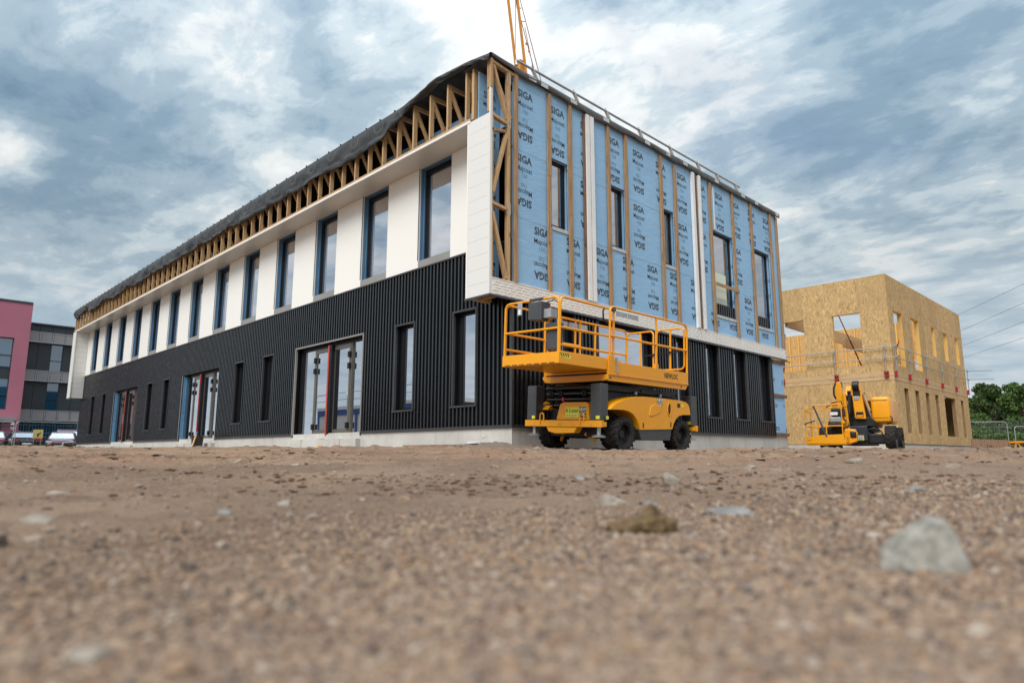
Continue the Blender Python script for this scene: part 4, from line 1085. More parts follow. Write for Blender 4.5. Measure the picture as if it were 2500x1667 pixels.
# bumpers and outriggers
for x0_, x1_ in ((-.02, .045), (3.0, 3.065)):
    MB().box(x0_, x1_, .0, 1.80, .405, .52).obj('bumper', 'yellow_worn', sl, bevel=.008)
    xa_, xb_ = (.046, .14) if x0_ < 1 else (2.92, 2.999)
    for ya, yb in ((.02, .30), (1.50, 1.78)): MB().box(xa_, xb_, ya, yb, .42, .50).obj('bumper_bracket', 'yellow', sl)
m = MB().prism([(.55, .405), (1.28, .405), (1.22, .315), (1.05, .285), (.62, .30)], lambda a, b, t: (t, a, b), .0, .16); m.obj('tow_plate', 'yellow', sl, bevel=.01)
for y0, dy in ((.62, -.10), (1.12, .10)): MB().beam((.30, y0, .30), (.42, y0 + dy * 1.6, .17), .04, .055).obj('skid_arm', 'yellow_worn', sl)
for (xa, xb_) in ((-.005, .20), (2.86, 3.08)):
    for ya, yb in ((.035, .26), (1.54, 1.765)):
        MB().box(xa, xb_, ya, yb, .523, 1.15 if xa < 1 else 1.10).obj('outrigger_cover', 'anthracite', sl, bevel=.012)
        MB().box(xa - .0015, xa - .0005, ya + .02, ya + .10, .545, .60).obj('sticker', 'signyel', sl)
        xc, yc = (xa + xb_) / 2, (ya + yb) / 2
        MB().tube([(xc, yc, .27), (xc, yc, .42)], .035, 10).obj('outrigger_leg', 'galv', sl, smooth=40)
        MB().lathe([(.001, -.02), (.12, -.02), (.125, 0), (.05, .03), (.001, .03)], (xc, yc, .255), 'z', 18).obj('outrigger_pad', 'galv', sl, smooth=35)
MB().box(.10, .17, -.0015, -.0005, .545, .60).obj('sticker', 'signyel', sl)
for y in (.42, 1.36): MB().tube([(-.03, y - .045, .52), (-.03, y - .045, .60)] + [(-.03, y + .045 * math.cos(a), .60 + .045 * math.sin(a)) for a in np.linspace(3.14, 0, 7)] + [(-.03, y + .045, .52), (-.03, y + .045, .45)], .014, 7).obj('tow_eye', 'yellow_worn', sl, smooth=50)
# front housing and rental sign
MB().prism([(.34, .53), (1.10, .53), (1.02, .80), (.94, .84), (.42, .84), (.36, .80)], lambda a, b, t: (t, a, b), .07, .34).obj('front_housing', 'yellow', sl, bevel=.01)
def SF(p, q, t): return (.058 - t, .635 - p, .665 + q)
sg = MB().box(.055, .069, .395, .875, .575, .755).obj('rental_sign', 'signyel', sl)
MB().add([SF(.075, -.088, -.0), SF(.236, -.088, -.0), SF(.236, .088, -.0), SF(.075, .088, -.0)], [(0, 1, 2, 3)]).v
b_ = MB(); b_.add([(.0535, .635 - a, .665 + c) for a, c in ((.075, -.088), (.236, -.088), (.236, .088), (.075, .088))], [(0, 1, 2, 3)]); b_.obj('sign_block', 'signdark', sg)
t = MB(); t.text('A Louer', .105, lambda p, q: (.0535, .635 - (p - .085), .665 + q + .025), .010, .85); t.obj('lettering', 'signdark', sg)
t = MB(); t.text('NEW', .080, lambda p, q: (.052, .635 - (p + .157), .665 + q + .042), .016, .85); t.text('LOC', .086, lambda p, q: (.052, .635 - (p + .157), .665 + q - .035), .016, .85); t.obj('lettering', 'signwhite', sg)
b_ = MB()
for a in (-.215, -.155, -.09, -.02): b_.add([(.0535, .635 - a, .595), (.0535, .635 - a - .045, .595), (.0535, .635 - a - .045, .618), (.0535, .635 - a, .618)], [(0, 1, 2, 3)])
b_.obj('small_print', 'signteal', sg)
# folded scissor stack: hollow arms, pins
arm = MB()
def hollow(m, x0, x1, y, z, w, h, t=.012):
    m.box(x0, x1, y - w / 2, y + w / 2, z - h / 2, z - h / 2 + t); m.box(x0, x1, y - w / 2, y + w / 2, z + h / 2 - t, z + h / 2)
    m.box(x0, x1, y - w / 2, y - w / 2 + t, z - h / 2 + t, z + h / 2 - t); m.box(x0, x1, y + w / 2 - t, y + w / 2, z - h / 2 + t, z + h / 2 - t)
for k, z in enumerate((.80, .905, 1.01, 1.115)):
    for y in (.30, .50, 1.30, 1.50) if k % 2 else (.40, .62, 1.18, 1.40):
        m = MB(); hollow(m, .26 + .03 * (k % 2), 2.75, y, z, .075, .095); m.obj('scissor_arm', 'machine', sl)
    for xx in (.30, 1.5, 2.7): MB().tube([(xx, .24, z), (xx, 1.56, z)], .022, 8).obj('scissor_pin', 'anthracite', sl, smooth=40)
for xx in (1.25, 2.05):
    MB().lathe([(.001, -.012), (.03, -.012), (.034, 0), (.034, .03)], (xx, .215, 1.06), 'y', 14).obj('scissor_pin', 'galv', sl, smooth=35)
MB().box(.18, .30, .255, .33, .80, .92).obj('tail_lamp', 'redlens', sl, bevel=.01)
MB().box(.10, .13, .96, 1.0, .86, .93).obj('tail_lamp', 'redlens', sl)
# main platform
pf = MB().box(.16, 2.69, .02, 1.48, 1.345, 1.375).obj('platform', 'yellow', sl)
for ya, yb in ((.0, .022), (1.478, 1.50)):
    MB().box(.15, 2.70, ya, yb, 1.31, 1.54).obj('toe_board', 'yellow', pf, bevel=.004)
    MB().prism([(.15, 1.315), (2.70, 1.315), (2.70, 1.29), (2.62, 1.205), (.15, 1.20)], lambda a, b, t: (a, t, b), ya + .012, yb + .012 if ya < 1 else yb - .012).obj('side_channel', 'yellow', pf, bevel=.006)
    MB().box(.15, 2.70, ya - .012, yb + .012, 1.305, 1.322).obj('side_ledge', 'yellow', pf)
MB().box(2.68, 2.70, .022, 1.478, 1.31, 1.54).obj('toe_board', 'yellow', pf)
MB().prism([(.0, 1.31), (1.52, 1.31), (1.50, 1.255), (1.44, 1.205), (1.30, 1.195), (.10, 1.20), (.0, 1.22)], lambda a, b, t: (t, a, b), .13, .17).obj('cross_channel', 'yellow', pf, bevel=.006)
MB().box(.17, 2.66, .10, 1.40, 1.25, 1.345).obj('sub_frame', 'machine', pf)
for yy in (.0315,):
    t = MB(); t.text('NEWLOC', .135, lambda p, q: (2.09 + p, -.0025, 1.425 + q), .022, .80); t.obj('lettering', 'machine', pf)
for xx in (.22, 2.46): MB().lathe([(.001, -.003), (.02, -.003), (.02, .02)], (xx, .012, 1.255), 'y', 12).obj('bolt', 'machine', pf)
RT = .021
def rail(pts, nm='rail', par=None, r=RT): return MB().tube(pts, r, 8).obj(nm, 'yellow', par or sl, smooth=50)
def arcp(c, r, a0, a1, pl, n=6):
    out = []
    for a in np.linspace(a0, a1, n):
        d = (r * math.cos(a), r * math.sin(a)); out.append((c[0] + (d[0] if pl == 'xz' else 0), c[1] + (d[0] if pl == 'yz' else 0), c[2] + d[1]))
    return out
for y in (.022, 1.478):
    rail([(.21, y, 1.32)] + arcp((.31, y, 2.40), .10, math.pi, math.pi / 2, 'xz') + arcp((2.57, y, 2.38), .12, math.pi / 2, 0, 'xz') + [(2.69, y, 1.32)], 'guard_rail')
    rail([(.21, y, 1.985), (2.69, y, 1.985)], 'mid_rail'); rail([(1.62, y, 1.50), (1.62, y, 2.50)], 'rail_post')
    if y > 1: rail([(1.0, y, 1.5), (1.0, y, 2.5)], 'rail_post')
    MB().box(1.575, 1.665, y - .024 if y < 1 else y - .02, y + .02 if y < 1 else y + .024, 1.38, 1.62).obj('post_socket', 'yellow', sl); MB().box(.165, .255, y - .026, y + .024, 1.30, 1.64).obj('post_socket', 'yellow', sl)
rail([(.335, .04, 1.54), (.335, .04, 2.46)], 'rail_post'); rail([(.21, .03, 2.26), (.335, .04, 2.26)], 'rail_post')
MB().box(.27, .36, .0, .05, 2.42, 2.50).obj('rail_bracket', 'anthracite', sl, bevel=.01)
MB().beam((.38, -.012, 1.34), (.355, -.012, 1.62), .02, .05, (0, 1, 0)).obj('locking_lever', 'galv', sl, bevel=.006)
# rear swing gates (two rounded loops) and latch bar
for ya, yb in ((.06, .70), (.78, 1.44)):
    l = [(2.66, ya + .09, 1.62), (2.66, yb - .09, 1.62)] + arcp((2.66, yb - .09, 1.71), .09, -1.57, 0, 'yz') + arcp((2.66, yb - .09, 2.35), .09, 0, 1.57, 'yz') + arcp((2.66, ya + .09, 2.35), .09, 1.57, 3.14, 'yz') + arcp((2.66, ya + .09, 1.71), .09, 3.14, 4.71, 'yz')
    MB().tube(l, RT * .9, 8, True).obj('gate', 'yellow', sl, smooth=50)
    rail([(2.66, (ya + yb) / 2, 1.54), (2.66, (ya + yb) / 2, 2.44)], 'gate_post')
MB().beam((2.62, .15, 1.98), (2.62, 1.0, 1.93), .03, .035).obj('latch_bar', 'machine', sl)
# extension deck
ex = MB().box(-1.07, .9, .035, 1.33, 1.385, 1.41).obj('extension_deck', 'yellow', sl)
MB().box(-1.085, -1.06, .03, 1.335, 1.39, 1.575).obj('toe_board', 'yellow', ex, bevel=.004)
for y in (.028, 1.315): MB().box(-1.06, .55, y, y + .02, 1.388, 1.575).obj('toe_board', 'yellow', ex, bevel=.004)
MB().box(-1.05, .12, .034, .07, 1.573, 1.590).obj('toe_lip', 'yellow', ex)
b_ = MB()
for i in range(4): b_.add([(-1.03 + i * .055, .0265, 1.50), (-1.0 + i * .055, .0265, 1.50), (-1.03 + i * .055, .0265, 1.555), (-1.06 + i * .055, .0265, 1.555)], [(0, 1, 2, 3)])
b_.obj('hazard_stripe', 'signdark', ex)
b_ = MB(); b_.add([(-1.055, .0272, 1.495), (-.80, .0272, 1.475), (-.80, .0272, 1.53), (-1.055, .0272, 1.56)], [(0, 1, 2, 3)]); b_.obj('hazard_label', 'signyel', ex)
b_ = MB()
for i in range(7): b_.box(-1.0905, -1.0852, .12 + i * .17, .24 + i * .17, 1.40, 1.408)
b_.obj('floor_slot', 'machine', ex)
for y in (.055, 1.31):
    if y < 1: pts = [(-1.05, y, 1.41)] + arcp((-.95, y, 2.37), .10, math.pi, math.pi / 2, 'xz') + [(.30, y, 2.455)]
    else: pts = [(-1.05, y, 1.41)] + arcp((-.95, y, 2.37), .10, math.pi, math.pi / 2, 'xz') + [(.95, y, 2.465), (.95, y, 1.42)]
    rail(pts, 'guard_rail', ex)
    rail([(-1.05, y, 1.975), (.95 if y > 1 else .30, y, 1.975)], 'mid_rail', ex)
    rail([(-1.05, y, 1.69), (.95 if y > 1 else .30, y, 1.69)], 'mid_rail', ex)
rail([(-.05, 1.31, 1.41), (-.05, 1.31, 2.46)], 'rail_post', ex)
rail([(-1.065, .065, 1.41)] + arcp((-1.065, .165, 2.37), .10, math.pi, math.pi / 2, 'yz') + arcp((-1.065, 1.205, 2.37), .10, math.pi / 2, 0, 'yz') + [(-1.065, 1.305, 1.41)], 'front_rail', ex)
rail([(-1.065, .065, 1.96), (-1.065, 1.305, 1.96)], 'mid_rail', ex)
[MB().box(x_, x_ + .27, 1.445, 1.452, 2.33, 2.44).obj('rail_label', 'galv', sl) for x_ in (.46, .76, 1.06)]
for xx in (.05, .40, .74): MB().box(xx, xx + .32, .028, .034, 2.36, 2.44).obj('rail_label', 'galv', sl) if xx > .3 else None
# control box, document box, hoses
cb_ = MB().prism([(.38, 2.10), (.68, 2.13), (.68, 2.42), (.38, 2.42)], lambda a, b, t: (t, a, b), -1.15, -.92).obj('control_box', 'anthracite', ex, bevel=.012)
MB().box(-1.10, -.93, .22, .375, 2.14, 2.29).obj('control_panel', 'galv', cb_, bevel=.008); MB().lathe([(.001, .04), (.02, .04), (.022, .0)], (-1.02, .30, 2.29), 'z', 12).obj('stop_button', 'redlens', cb_)
MB().box(-1.09, -1.04, .40, .72, 2.455, 2.50).obj('rail_pad', 'anthracite', cb_, bevel=.01)
MB().tube([(-1.0, .40, 2.42), (-.96, .26, 2.46), (-.95, .17, 2.38), (-.97, .16, 2.22), (-.96, .2, 2.14)], .010, 6).obj('hose', 'machine', cb_, smooth=50)
MB().tube([(-1.0, .24, 2.14), (-.96, .20, 2.0), (-.97, .10, 1.92)], .010, 6).obj('hose', 'machine', cb_, smooth=50)
MB().box(-1.03, -.90, .115, .37, 1.62, 2.02).obj('document_box', 'anthracite', ex, bevel=.02); MB().box(-1.045, -.89, .11, .38, 1.985, 2.06).obj('document_lid', 'anthracite', ex, bevel=.01)
rail([(-.98, .36, 1.41), (-.98, .36, 2.30)], 'rail_post', ex)
MB().box(-1.10, -1.085, .88, .985, 2.24, 2.46).obj('label_holder', 'galv', ex, bevel=.006); MB().box(-1.103, -1.1005, .905, .96, 2.26, 2.34).obj('label_paper', 'paper', ex)
MB().tube([(.10, .055, 2.45), (.05, .05, 2.40), (.06, .05, 2.25), (.20, .05, 2.20)], .016, 7).obj('hose', 'machine', ex, smooth=50)

# ------------------------------------------------------------------ articulated boom lift between the buildings
bl = thing('boom_lift', 'yellow articulated boom lift folded up in front of the strand board building', 'boom lift', (15.0, -1.2, .17), world=True)
for x in (15.25, 17.05):
    for y, s in ((-2.20, -1), (-.22, 1)): tyre((x, y, .17 + .41), .41, .30, s, 16, bl)
MB().box(14.95, 17.4, -1.56, -.72, .36, .80).obj('chassis', 'machine', bl, bevel=.03)
MB().box(14.86, 15.0, -1.56, -.75, .50, .98).obj('front_plate', plain('navy_machine_paint', (.018, .024, .034), .4), bl, bevel=.02)
for x in (15.25, 17.05): MB().box(x - .12, x + .12, -2.06, -.36, .42, .72).obj('axle', 'machine', bl, bevel=.03)
MB().lathe([(.001, .17), (.55, .17), (.62, .12), (.62, 0)], (16.1, -1.15, .80), 'z', 24).obj('slew_ring', 'machine', bl, smooth=40)
MB().prism([(-1.72, .98), (-.62, .98), (-.58, 1.14), (-.70, 1.30), (-1.62, 1.30), (-1.78, 1.16)], lambda a, b, t: (t, a, b), 15.25, 17.2).obj('turret', 'machine', bl, bevel=.02)
def rbox(x0, x1, y0, y1, z0, z1, r, nm, mat, par, bulge=.04):
    o = MB().box(x0, x1, y0, y1, z0, z1).obj(nm, mat, par); b = o.modifiers.new('round', 'BEVEL'); b.width = r; b.segments = 4; b.limit_method = 'NONE'
    o.data.shade_smooth(); return o
ho = rbox(15.30, 17.2, -2.24, -1.66, 1.09, 1.96, .10, 'engine_cover', 'yellow', bl)
MB().box(15.292, 15.30, -2.16, -1.72, 1.83, 1.845).obj('cover_seam', 'machine', ho); MB().box(15.292, 15.30, -2.16, -1.72, 1.25, 1.262).obj('cover_seam', 'machine', ho)
rbox(15.45, 17.2, -.70, -.42, 1.08, 1.90, .09, 'tank_cover', 'yellow', bl)
MB().tube([(15.28, -2.22, 1.30), (15.20, -2.28, 1.24), (15.22, -2.26, 1.10), (15.4, -2.1, 1.05)], .02, 6).obj('grab_handle', 'machine', bl, smooth=50)
# booms: one folded arm either side
MB().beam((16.9, -.80, 2.40), (14.75, -.90, .98), .17, .27, (0, 0, 1)).obj('upper_boom', 'yellow', bl, bevel=.02)
pb = MB().prism([(-.86, 2.42), (-.80, 2.50), (-.72, 2.50), (-.66, 2.40), (-.70, 1.04), (-.95, 1.04)], lambda a, b, t: (t, a, b), 15.02, 15.22).obj('lift_arm', 'yellow', bl, bevel=.02)
MB().lathe([(.001, -.11), (.09, -.11), (.10, -.09), (.10, .09), (.09, .11), (.001, .11)], (15.15, -.76, 2.40), 'y', 18).obj('pivot', 'machine', pb, smooth=35)
MB().prism([(-.985, 2.10), (-.905, 2.12), (-.945, 1.2), (-.985, .52), (-1.065, .50), (-1.025, 1.2)], lambda a, b, t: (t, a, b), 14.90, 15.02).obj('push_rod', 'yellow', bl, bevel=.012)
b2 = MB().prism([(-1.14, 2.43), (-1.42, 2.41), (-1.50, 1.50), (-1.52, 1.22), (-1.20, 1.24), (-1.18, 1.50)], lambda a, b, t: (t, a, b), 15.10, 15.34).obj('lower_boom', 'yellow', bl, bevel=.025)
MB().beam((15.34, -1.30, 2.2), (17.0, -1.30, 1.35), .26, .28).obj('boom_section', 'yellow', bl, bevel=.02)
MB().lathe([(.001, -.10), (.15, -.10), (.165, -.08), (.165, .08), (.15, .10), (.001, .10)], (15.12, -1.29, 2.34), 'y', 20).obj('pulley', 'machine', b2, smooth=35)
MB().box(15.092, 15.10, -1.415, -1.19, 1.99, 2.18).obj('boom_slot', 'machine', b2); MB().box(15.09, 15.10, -1.46, -1.24, 1.30, 1.46).obj('boom_end', 'machine', b2); MB().box(15.082, 15.09, -1.44, -1.26, 1.30, 1.36).obj('boom_lip', 'yellow', b2)
logo(b2, lambda p, q, t: (15.088 - t, -1.285 - p, 1.93 + q), .17, .14)
for a, c in (((15.2, -1.02, 2.15), (15.3, -1.05, 1.15)), ((15.15, -1.08, 1.95), (15.2, -1.12, 1.2)), ((15.3, -1.50, 2.1), (15.4, -1.60, 1.4))): MB().tube([a, ((a[0] + c[0]) / 2 - .06, (a[1] + c[1]) / 2, (a[2] + c[2]) / 2), c], .022, 6).obj('hydraulic_hose', 'machine', bl, smooth=50)
MB().beam((15.2, -1.48, 2.05), (15.3, -1.62, 1.50), .07, .07).obj('cylinder', 'yellow', bl); MB().beam((15.35, -1.03, 2.2), (15.5, -1.05, 1.2), .10, .10).obj('cylinder', 'machine', bl)
MB().tube([(15.05, -.70, 2.46), (15.0, -.63, 2.30), (15.0, -.62, 2.05), (15.05, -.66, 1.92)], .03, 7).obj('hydraulic_hose', 'machine', bl, smooth=50)
# rental sign on the front plate
sg = MB().box(14.845, 14.858, -1.45, -1.02, .51, .68).obj('rental_sign', 'signyel', bl)
t = MB(); t.text('Louer', .10, lambda p, q: (14.8435, -1.15 - p, .61 + q), .008, .85); t.obj('lettering', 'signdark', sg)
logo(sg, lambda p, q, t: (14.8425 - t, -1.36 - p, .595 + q), .15, .15)
MB().box(14.848, 14.858, -1.24, -1.10, .74, .89).obj('data_plate', 'galv', bl); MB().box(14.85, 14.858, -1.05, -1.01, .82, .86).obj('data_plate', 'paper', bl)
MB().tube([(14.95, -1.58, .86), (14.93, -1.75, .92), (14.97, -1.92, .84), (15.1, -1.98, .72)], .022, 6).obj('hydraulic_hose', 'machine', bl, smooth=50)
# basket on its jib
bk = MB().prism([(.03, .55), (-.42, .66), (-1.10, .68), (-1.16, .36), (-.05, .33), (.01, .40)], lambda a, b, t: (t, a, b), 13.30, 13.36).obj('basket', 'yellow', bl, bevel=.01)
MB().box(13.30, 14.25, -1.14, -.02, .36, .40).obj('basket_floor', 'yellow_worn', bk); MB().box(14.2, 14.25, -1.15, .02, .40, .60).obj('toe_board', 'yellow', bk)
for y in (.02, -1.15): MB().box(13.36, 14.2, y - .015, y + .015, .40, .60).obj('toe_board', 'yellow', bk)
t = MB(); t.text('NEW', .07, lambda p, q: (13.2985, -.10 - p, .50 + q), .006); t.obj('lettering', 'signdark', bk)
def brail(pts, nm='basket_rail', r=.017): MB().tube(pts, r, 7).obj(nm, 'yellow', bk, smooth=50)
brail([(13.32, .01, 1.44), (13.32, -.30, 1.60), (13.32, -1.04, 1.63), (13.32, -1.10, 1.56)]); brail([(13.32, .01, 1.44), (14.22, .01, 1.44), (14.22, -.5, 1.58), (14.22, -1.1, 1.60), (13.32, -1.10, 1.58)])
brail([(13.32, .0, .95), (13.32, -1.10, .95), (14.22, -1.10, .95), (14.22, 0, .95), (13.32, 0, .95)]); 
for y in (.0, -.20, -.62, -1.09): brail([(13.32, y, .40), (13.32, y, 1.48 + min(.14, -y * .5))], 'basket_post'); brail([(14.22, y, .40), (14.22, y, 1.44 + min(.14, -y * .3))], 'basket_post')
MB().beam((13.29, -.28, 1.60), (13.29, -.62, .62), .05, .02, (1, 0, 0)).obj('gate_bar', 'anthracite', bk)
MB().beam((13.28, .02, 1.02), (13.28, -.30, 1.12), .03, .03).obj('latch_bar', 'machine', bk)
MB().box(13.7, 14.15, -1.08, -.72, 1.25, 1.52).obj('basket_console', 'machine', bk, bevel=.03); MB().box(13.66, 14.0, -1.0, -.66, 1.08, 1.24).obj('console_panel', 'galv', bk, bevel=.02)
MB().box(13.6, 14.1, -.98, -.62, .92, 1.06).obj('battery_box', 'machine', bk, bevel=.02); MB().tube([(13.6, -.6, 1.55), (13.62, -.85, 1.72), (13.66, -1.05, 1.74), (13.7, -1.1, 1.50)], .018, 7).obj('console_guard', 'machine', bk, smooth=50)
MB().prism([(-1.10, .36), (-1.38, .46), (-1.40, .74), (-1.30, .86), (-1.05, .86), (-1.0, .70)], lambda a, b, t: (t, a, b), 13.9, 14.15).obj('jib_knuckle', 'yellow', bl, bevel=.03)
rbox(13.86, 13.95, -1.38, -1.20, .58, .78, .03, 'knuckle_cap', 'machine', bl)
MB().beam((14.1, -1.15, .60), (14.95, -.92, .95), .16, .22).obj('jib', 'yellow', bl, bevel=.02)
for i in range(5):
    y0 = -1.0 + random.uniform(-.06, .10); MB().tube([(15.0 + .05 * i, y0, 1.95 - .1 * i), (14.92, y0 - .03, 1.5), (14.98, y0 + .02, 1.15), (15.1, y0 - .05, .98)], .017, 6).obj('cable_bundle', 'machine', bl, smooth=50)
MB().box(15.25, 15.6, -1.12, -.86, 1.30, 2.05).obj('valve_block', 'machine', bl, bevel=.02); MB().box(15.2, 15.26, -1.06, -.92, 1.72, 1.86).obj('valve_plate', 'galv', bl)
MB().beam((15.05, -1.50, 2.05), (15.2, -1.66, 1.32), .035, .035).obj('piston_rod', 'galv', bl); MB().box(15.35, 15.7, -1.66, -1.50, 1.32, 1.85).obj('control_cabinet', 'machine', bl, bevel=.02)
MB().tube([(13.75, -.62, 1.1), (13.9, -.9, .85), (14.1, -1.15, .95), (14.5, -1.05, 1.1), (14.9, -.85, 1.3)], .025, 7).obj('cable_bundle', 'machine', bl, smooth=50)
MB().box(14.05, 14.22, -1.0, -.55, .62, .92).obj('basket_mount', 'machine', bl, bevel=.02); MB().box(13.62, 13.7, -.92, -.70, 1.30, 1.40).obj('joystick_panel', 'paper', bk)
bl.rotation_euler.z = R(10); bl.location.x -= .0; bl.location.y += .14

# ------------------------------------------------------------------ strand board building
M['darkpine'] = wood('dark_pine_lining', (0.36, 0.235, 0.125), (0.19, 0.11, 0.055))  # darker brown pine lining the ground floor openings
OX0, OX1, OY1 = 23.30, 36.25, 13.0
ob = thing('timber_building', 'two storey strand board building shell with open window holes and no roof', 'building', (29, 6, .2), world=True)
LH = [(3.73, 4.95, 4.0, 6.43), (1.18, 2.40, 4.0, 6.43), (6.6, 7.8, 4.0, 6.43)]
RH = [(24.0, 25.22, 3.98, 6.47), (26.55, 27.82, 4.0, 6.49), (30.0, 30.62, 5.0, 6.5), (32.22, 32.95, 4.98, 6.5), (34.65, 35.33, 4.99, 6.53),
      (24.58, 25.22, 1.0, 3.0), (26.22, 26.85, 1.0, 3.0), (27.87, 28.50, 1.0, 3.0), (29.52, 30.14, 1.0, 3.0), (31.18, 33.38, .98, 3.0), (34.52, 35.15, .97, 3.0)]
WT = .20
def LF(a, b, o): return (OX0 - o, a, b)
def RF(a, b, o): return (a, -o, b)
def sheath(F, a0, a1, bands, width, holes, mat, th=(-.018, 0.0), jit=0.0):
    for b0, b1 in bands:
        a = a0
        while a < a1 - .02:
            e = min(a + width, a1); m = MB()
            for r0, r1, z0, z1 in rects_minus(a + .004, e - .004, b0 + .002, b1 - .002, holes): m.fbox(F, r0, r1, z0, z1, *th)
            if m.v: m.obj('board', mat, ob)
            a = e
jit = 0
sheath(LF, .0, OY1, [(.52, 3.27), (3.655, 6.44), (6.44, 8.02)], 1.245, LH, 'osb')
sheath(RF, OX0 + .0, OX1, [(.52, 3.27), (3.655, 6.50), (6.50, 8.02)], 1.327, RH, 'osb')
# glulam floor beams, plinth, floor
MB().box(OX0 - .012, OX0 + .10, -.012, OY1, 3.275, 3.65).obj('floor_beam', 'glulam', ob); MB().box(OX0 + .105, OX1, -.012, .10, 3.275, 3.65).obj('floor_beam', 'glulam', ob)
b_ = MB(); b_.box(OX0 - .016, OX0 - .0125, .0, OY1, 3.45, 3.457); b_.box(OX0, OX1, -.016, -.0125, 3.45, 3.457); b_.obj('beam_joint', 'darkbat', ob)
MB().box(OX0 + .02, OX1 - .1, .02, OY1, -.3, .517).obj('plinth', 'concrete', ob); MB().box(OX0 - .012, OX1, -.012, .018, .500, .5175).obj('base_strip', 'black', ob)
MB().box(OX0 + .10, OX1 - .1, .10, OY1 - .1, 3.30, 3.64).obj('upper_floor', 'osb_in', ob)
# wall studs and jambs seen through the openings
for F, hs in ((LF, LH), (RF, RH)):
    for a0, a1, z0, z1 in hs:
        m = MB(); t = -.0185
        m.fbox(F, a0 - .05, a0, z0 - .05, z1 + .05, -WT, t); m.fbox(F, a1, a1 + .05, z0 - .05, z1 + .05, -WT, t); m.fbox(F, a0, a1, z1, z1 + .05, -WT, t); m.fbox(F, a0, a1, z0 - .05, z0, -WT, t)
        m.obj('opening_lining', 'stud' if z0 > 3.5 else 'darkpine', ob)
# inner lining of the front walls so that the rooms below stay dark
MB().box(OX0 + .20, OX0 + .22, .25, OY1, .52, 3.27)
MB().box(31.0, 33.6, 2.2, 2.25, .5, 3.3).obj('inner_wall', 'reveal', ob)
# far walls of the upper storey: studs with board behind
FH = [(1.6, 2.5, 4.0, 5.6), (4.2, 5.1, 4.0, 5.6), (7.2, 8.1, 4.0, 6.4), (-.0, .25, 3.6, 8)]
m = MB()
for r0, r1, z0, z1 in rects_minus(.22, OY1, 3.65, 8.0, FH): m.box(OX1 - .02, OX1, r0, r1, z0, z1)
m.obj('back_board', 'osb_in', ob)
y = .30; sm1 = MB().box(-.18, -.021, -.03, .03, 3.65, 8.0).mesh('stud', 'stud')
while y < OY1:
    if not any(h[0] + .06 < y < h[1] - .06 for h in FH): link(sm1, 'stud', ob, loc=(OX1, y, 0))
    y += .60
for h in FH[:3]:
    for zz in (h[2], h[3]): MB().box(OX1 - .18, OX1 - .021, h[0] - .03, h[1] + .03, zz - .03, zz + .03).obj('stud', 'stud', ob)
    for yy in h[:2]: link(sm1, 'stud', ob, loc=(OX1, yy, 0))
BH = [(26, 27.2, 4.4, 6.4), (29.5, 30.7, 4.4, 6.4), (33, 34, 4.4, 6.4)]
m = MB()
for r0, r1, z0, z1 in rects_minus(OX0, OX1, 3.65, 8.0, BH): m.box(r0, r1, OY1 - .02, OY1, z0, z1)
m.obj('back_board', 'osb_in', ob)
x = OX0 + .3; sm2 = MB().box(-.03, .03, -.18, -.021, 3.65, 8.0).mesh('stud', 'stud')
while x < OX1:
    if not any(h[0] < x < h[1] for h in BH): link(sm2, 'stud', ob, loc=(x, OY1, 0))
    x += .6
MB().box(OX1 - .02, OX1, 0.02, OY1, .52, 3.27).obj('back_board', 'osb', ob); MB().box(OX0, OX1, OY1 - .02, OY1, .52, 3.27).obj('back_board', 'osb', ob)
MB().box(OX0 + .2, OX1 - .2, 4.55, 4.72, 6.25, 6.85).obj('roof_beam', 'glulam', ob); MB().box(OX0 + 2.5, OX1 - .2, 2.75, 2.9, 5.30, 5.75).obj('roof_beam', 'glulam', ob)
for zz in (8.024,): MB().box(OX0 - .005, OX0 + .20, .0, OY1, 8.021, 8.035).obj('wall_plate', 'stud', ob); MB().box(OX0 + .2, OX1, .0, .20, 8.021, 8.035).obj('wall_plate', 'stud', ob)
# steel push-pull props bracing the walls from inside
def prop(a, b, lab):
    t = thing('wall_prop', lab, 'prop', a, world=True, group='steel props bracing the upper walls')
    A, B = Vector(a), Vector(b); MB().tube([A, A.lerp(B, .55)], .034, 8).obj('outer_tube', 'rust', t, smooth=50); MB().tube([A.lerp(B, .5), B], .024, 8).obj('inner_tube', 'redsteel', t, smooth=50)
    c = A.lerp(B, .55); MB().tube([c + Vector((0, .06, .0)), c + Vector((.03, .12, .06)), c + Vector((0, .06, .12))], .01, 5).obj('handle', 'galv', t)
    MB().box(A.x - .08, A.x + .08, A.y - .08, A.y + .08, 3.642, 3.66).obj('foot_plate', 'rust', t)
prop((26.4, 2.05, 3.66), (OX0 + .22, 2.32, 6.9), 'rust red steel prop slanting across the wide middle window hole')
prop((25.6, 5.9, 3.66), (OX0 + .22, 4.75, 5.9), 'rust red steel prop standing in the leftmost window hole')
prop((25.6, 1.9, 3.66), (24.9, .25, 6.9), 'dark red prop behind the corner window hole of the timber building')
prop((28.2, 1.9, 3.66), (27.5, .25, 6.9), 'dark red prop behind the second window hole right of the corner')
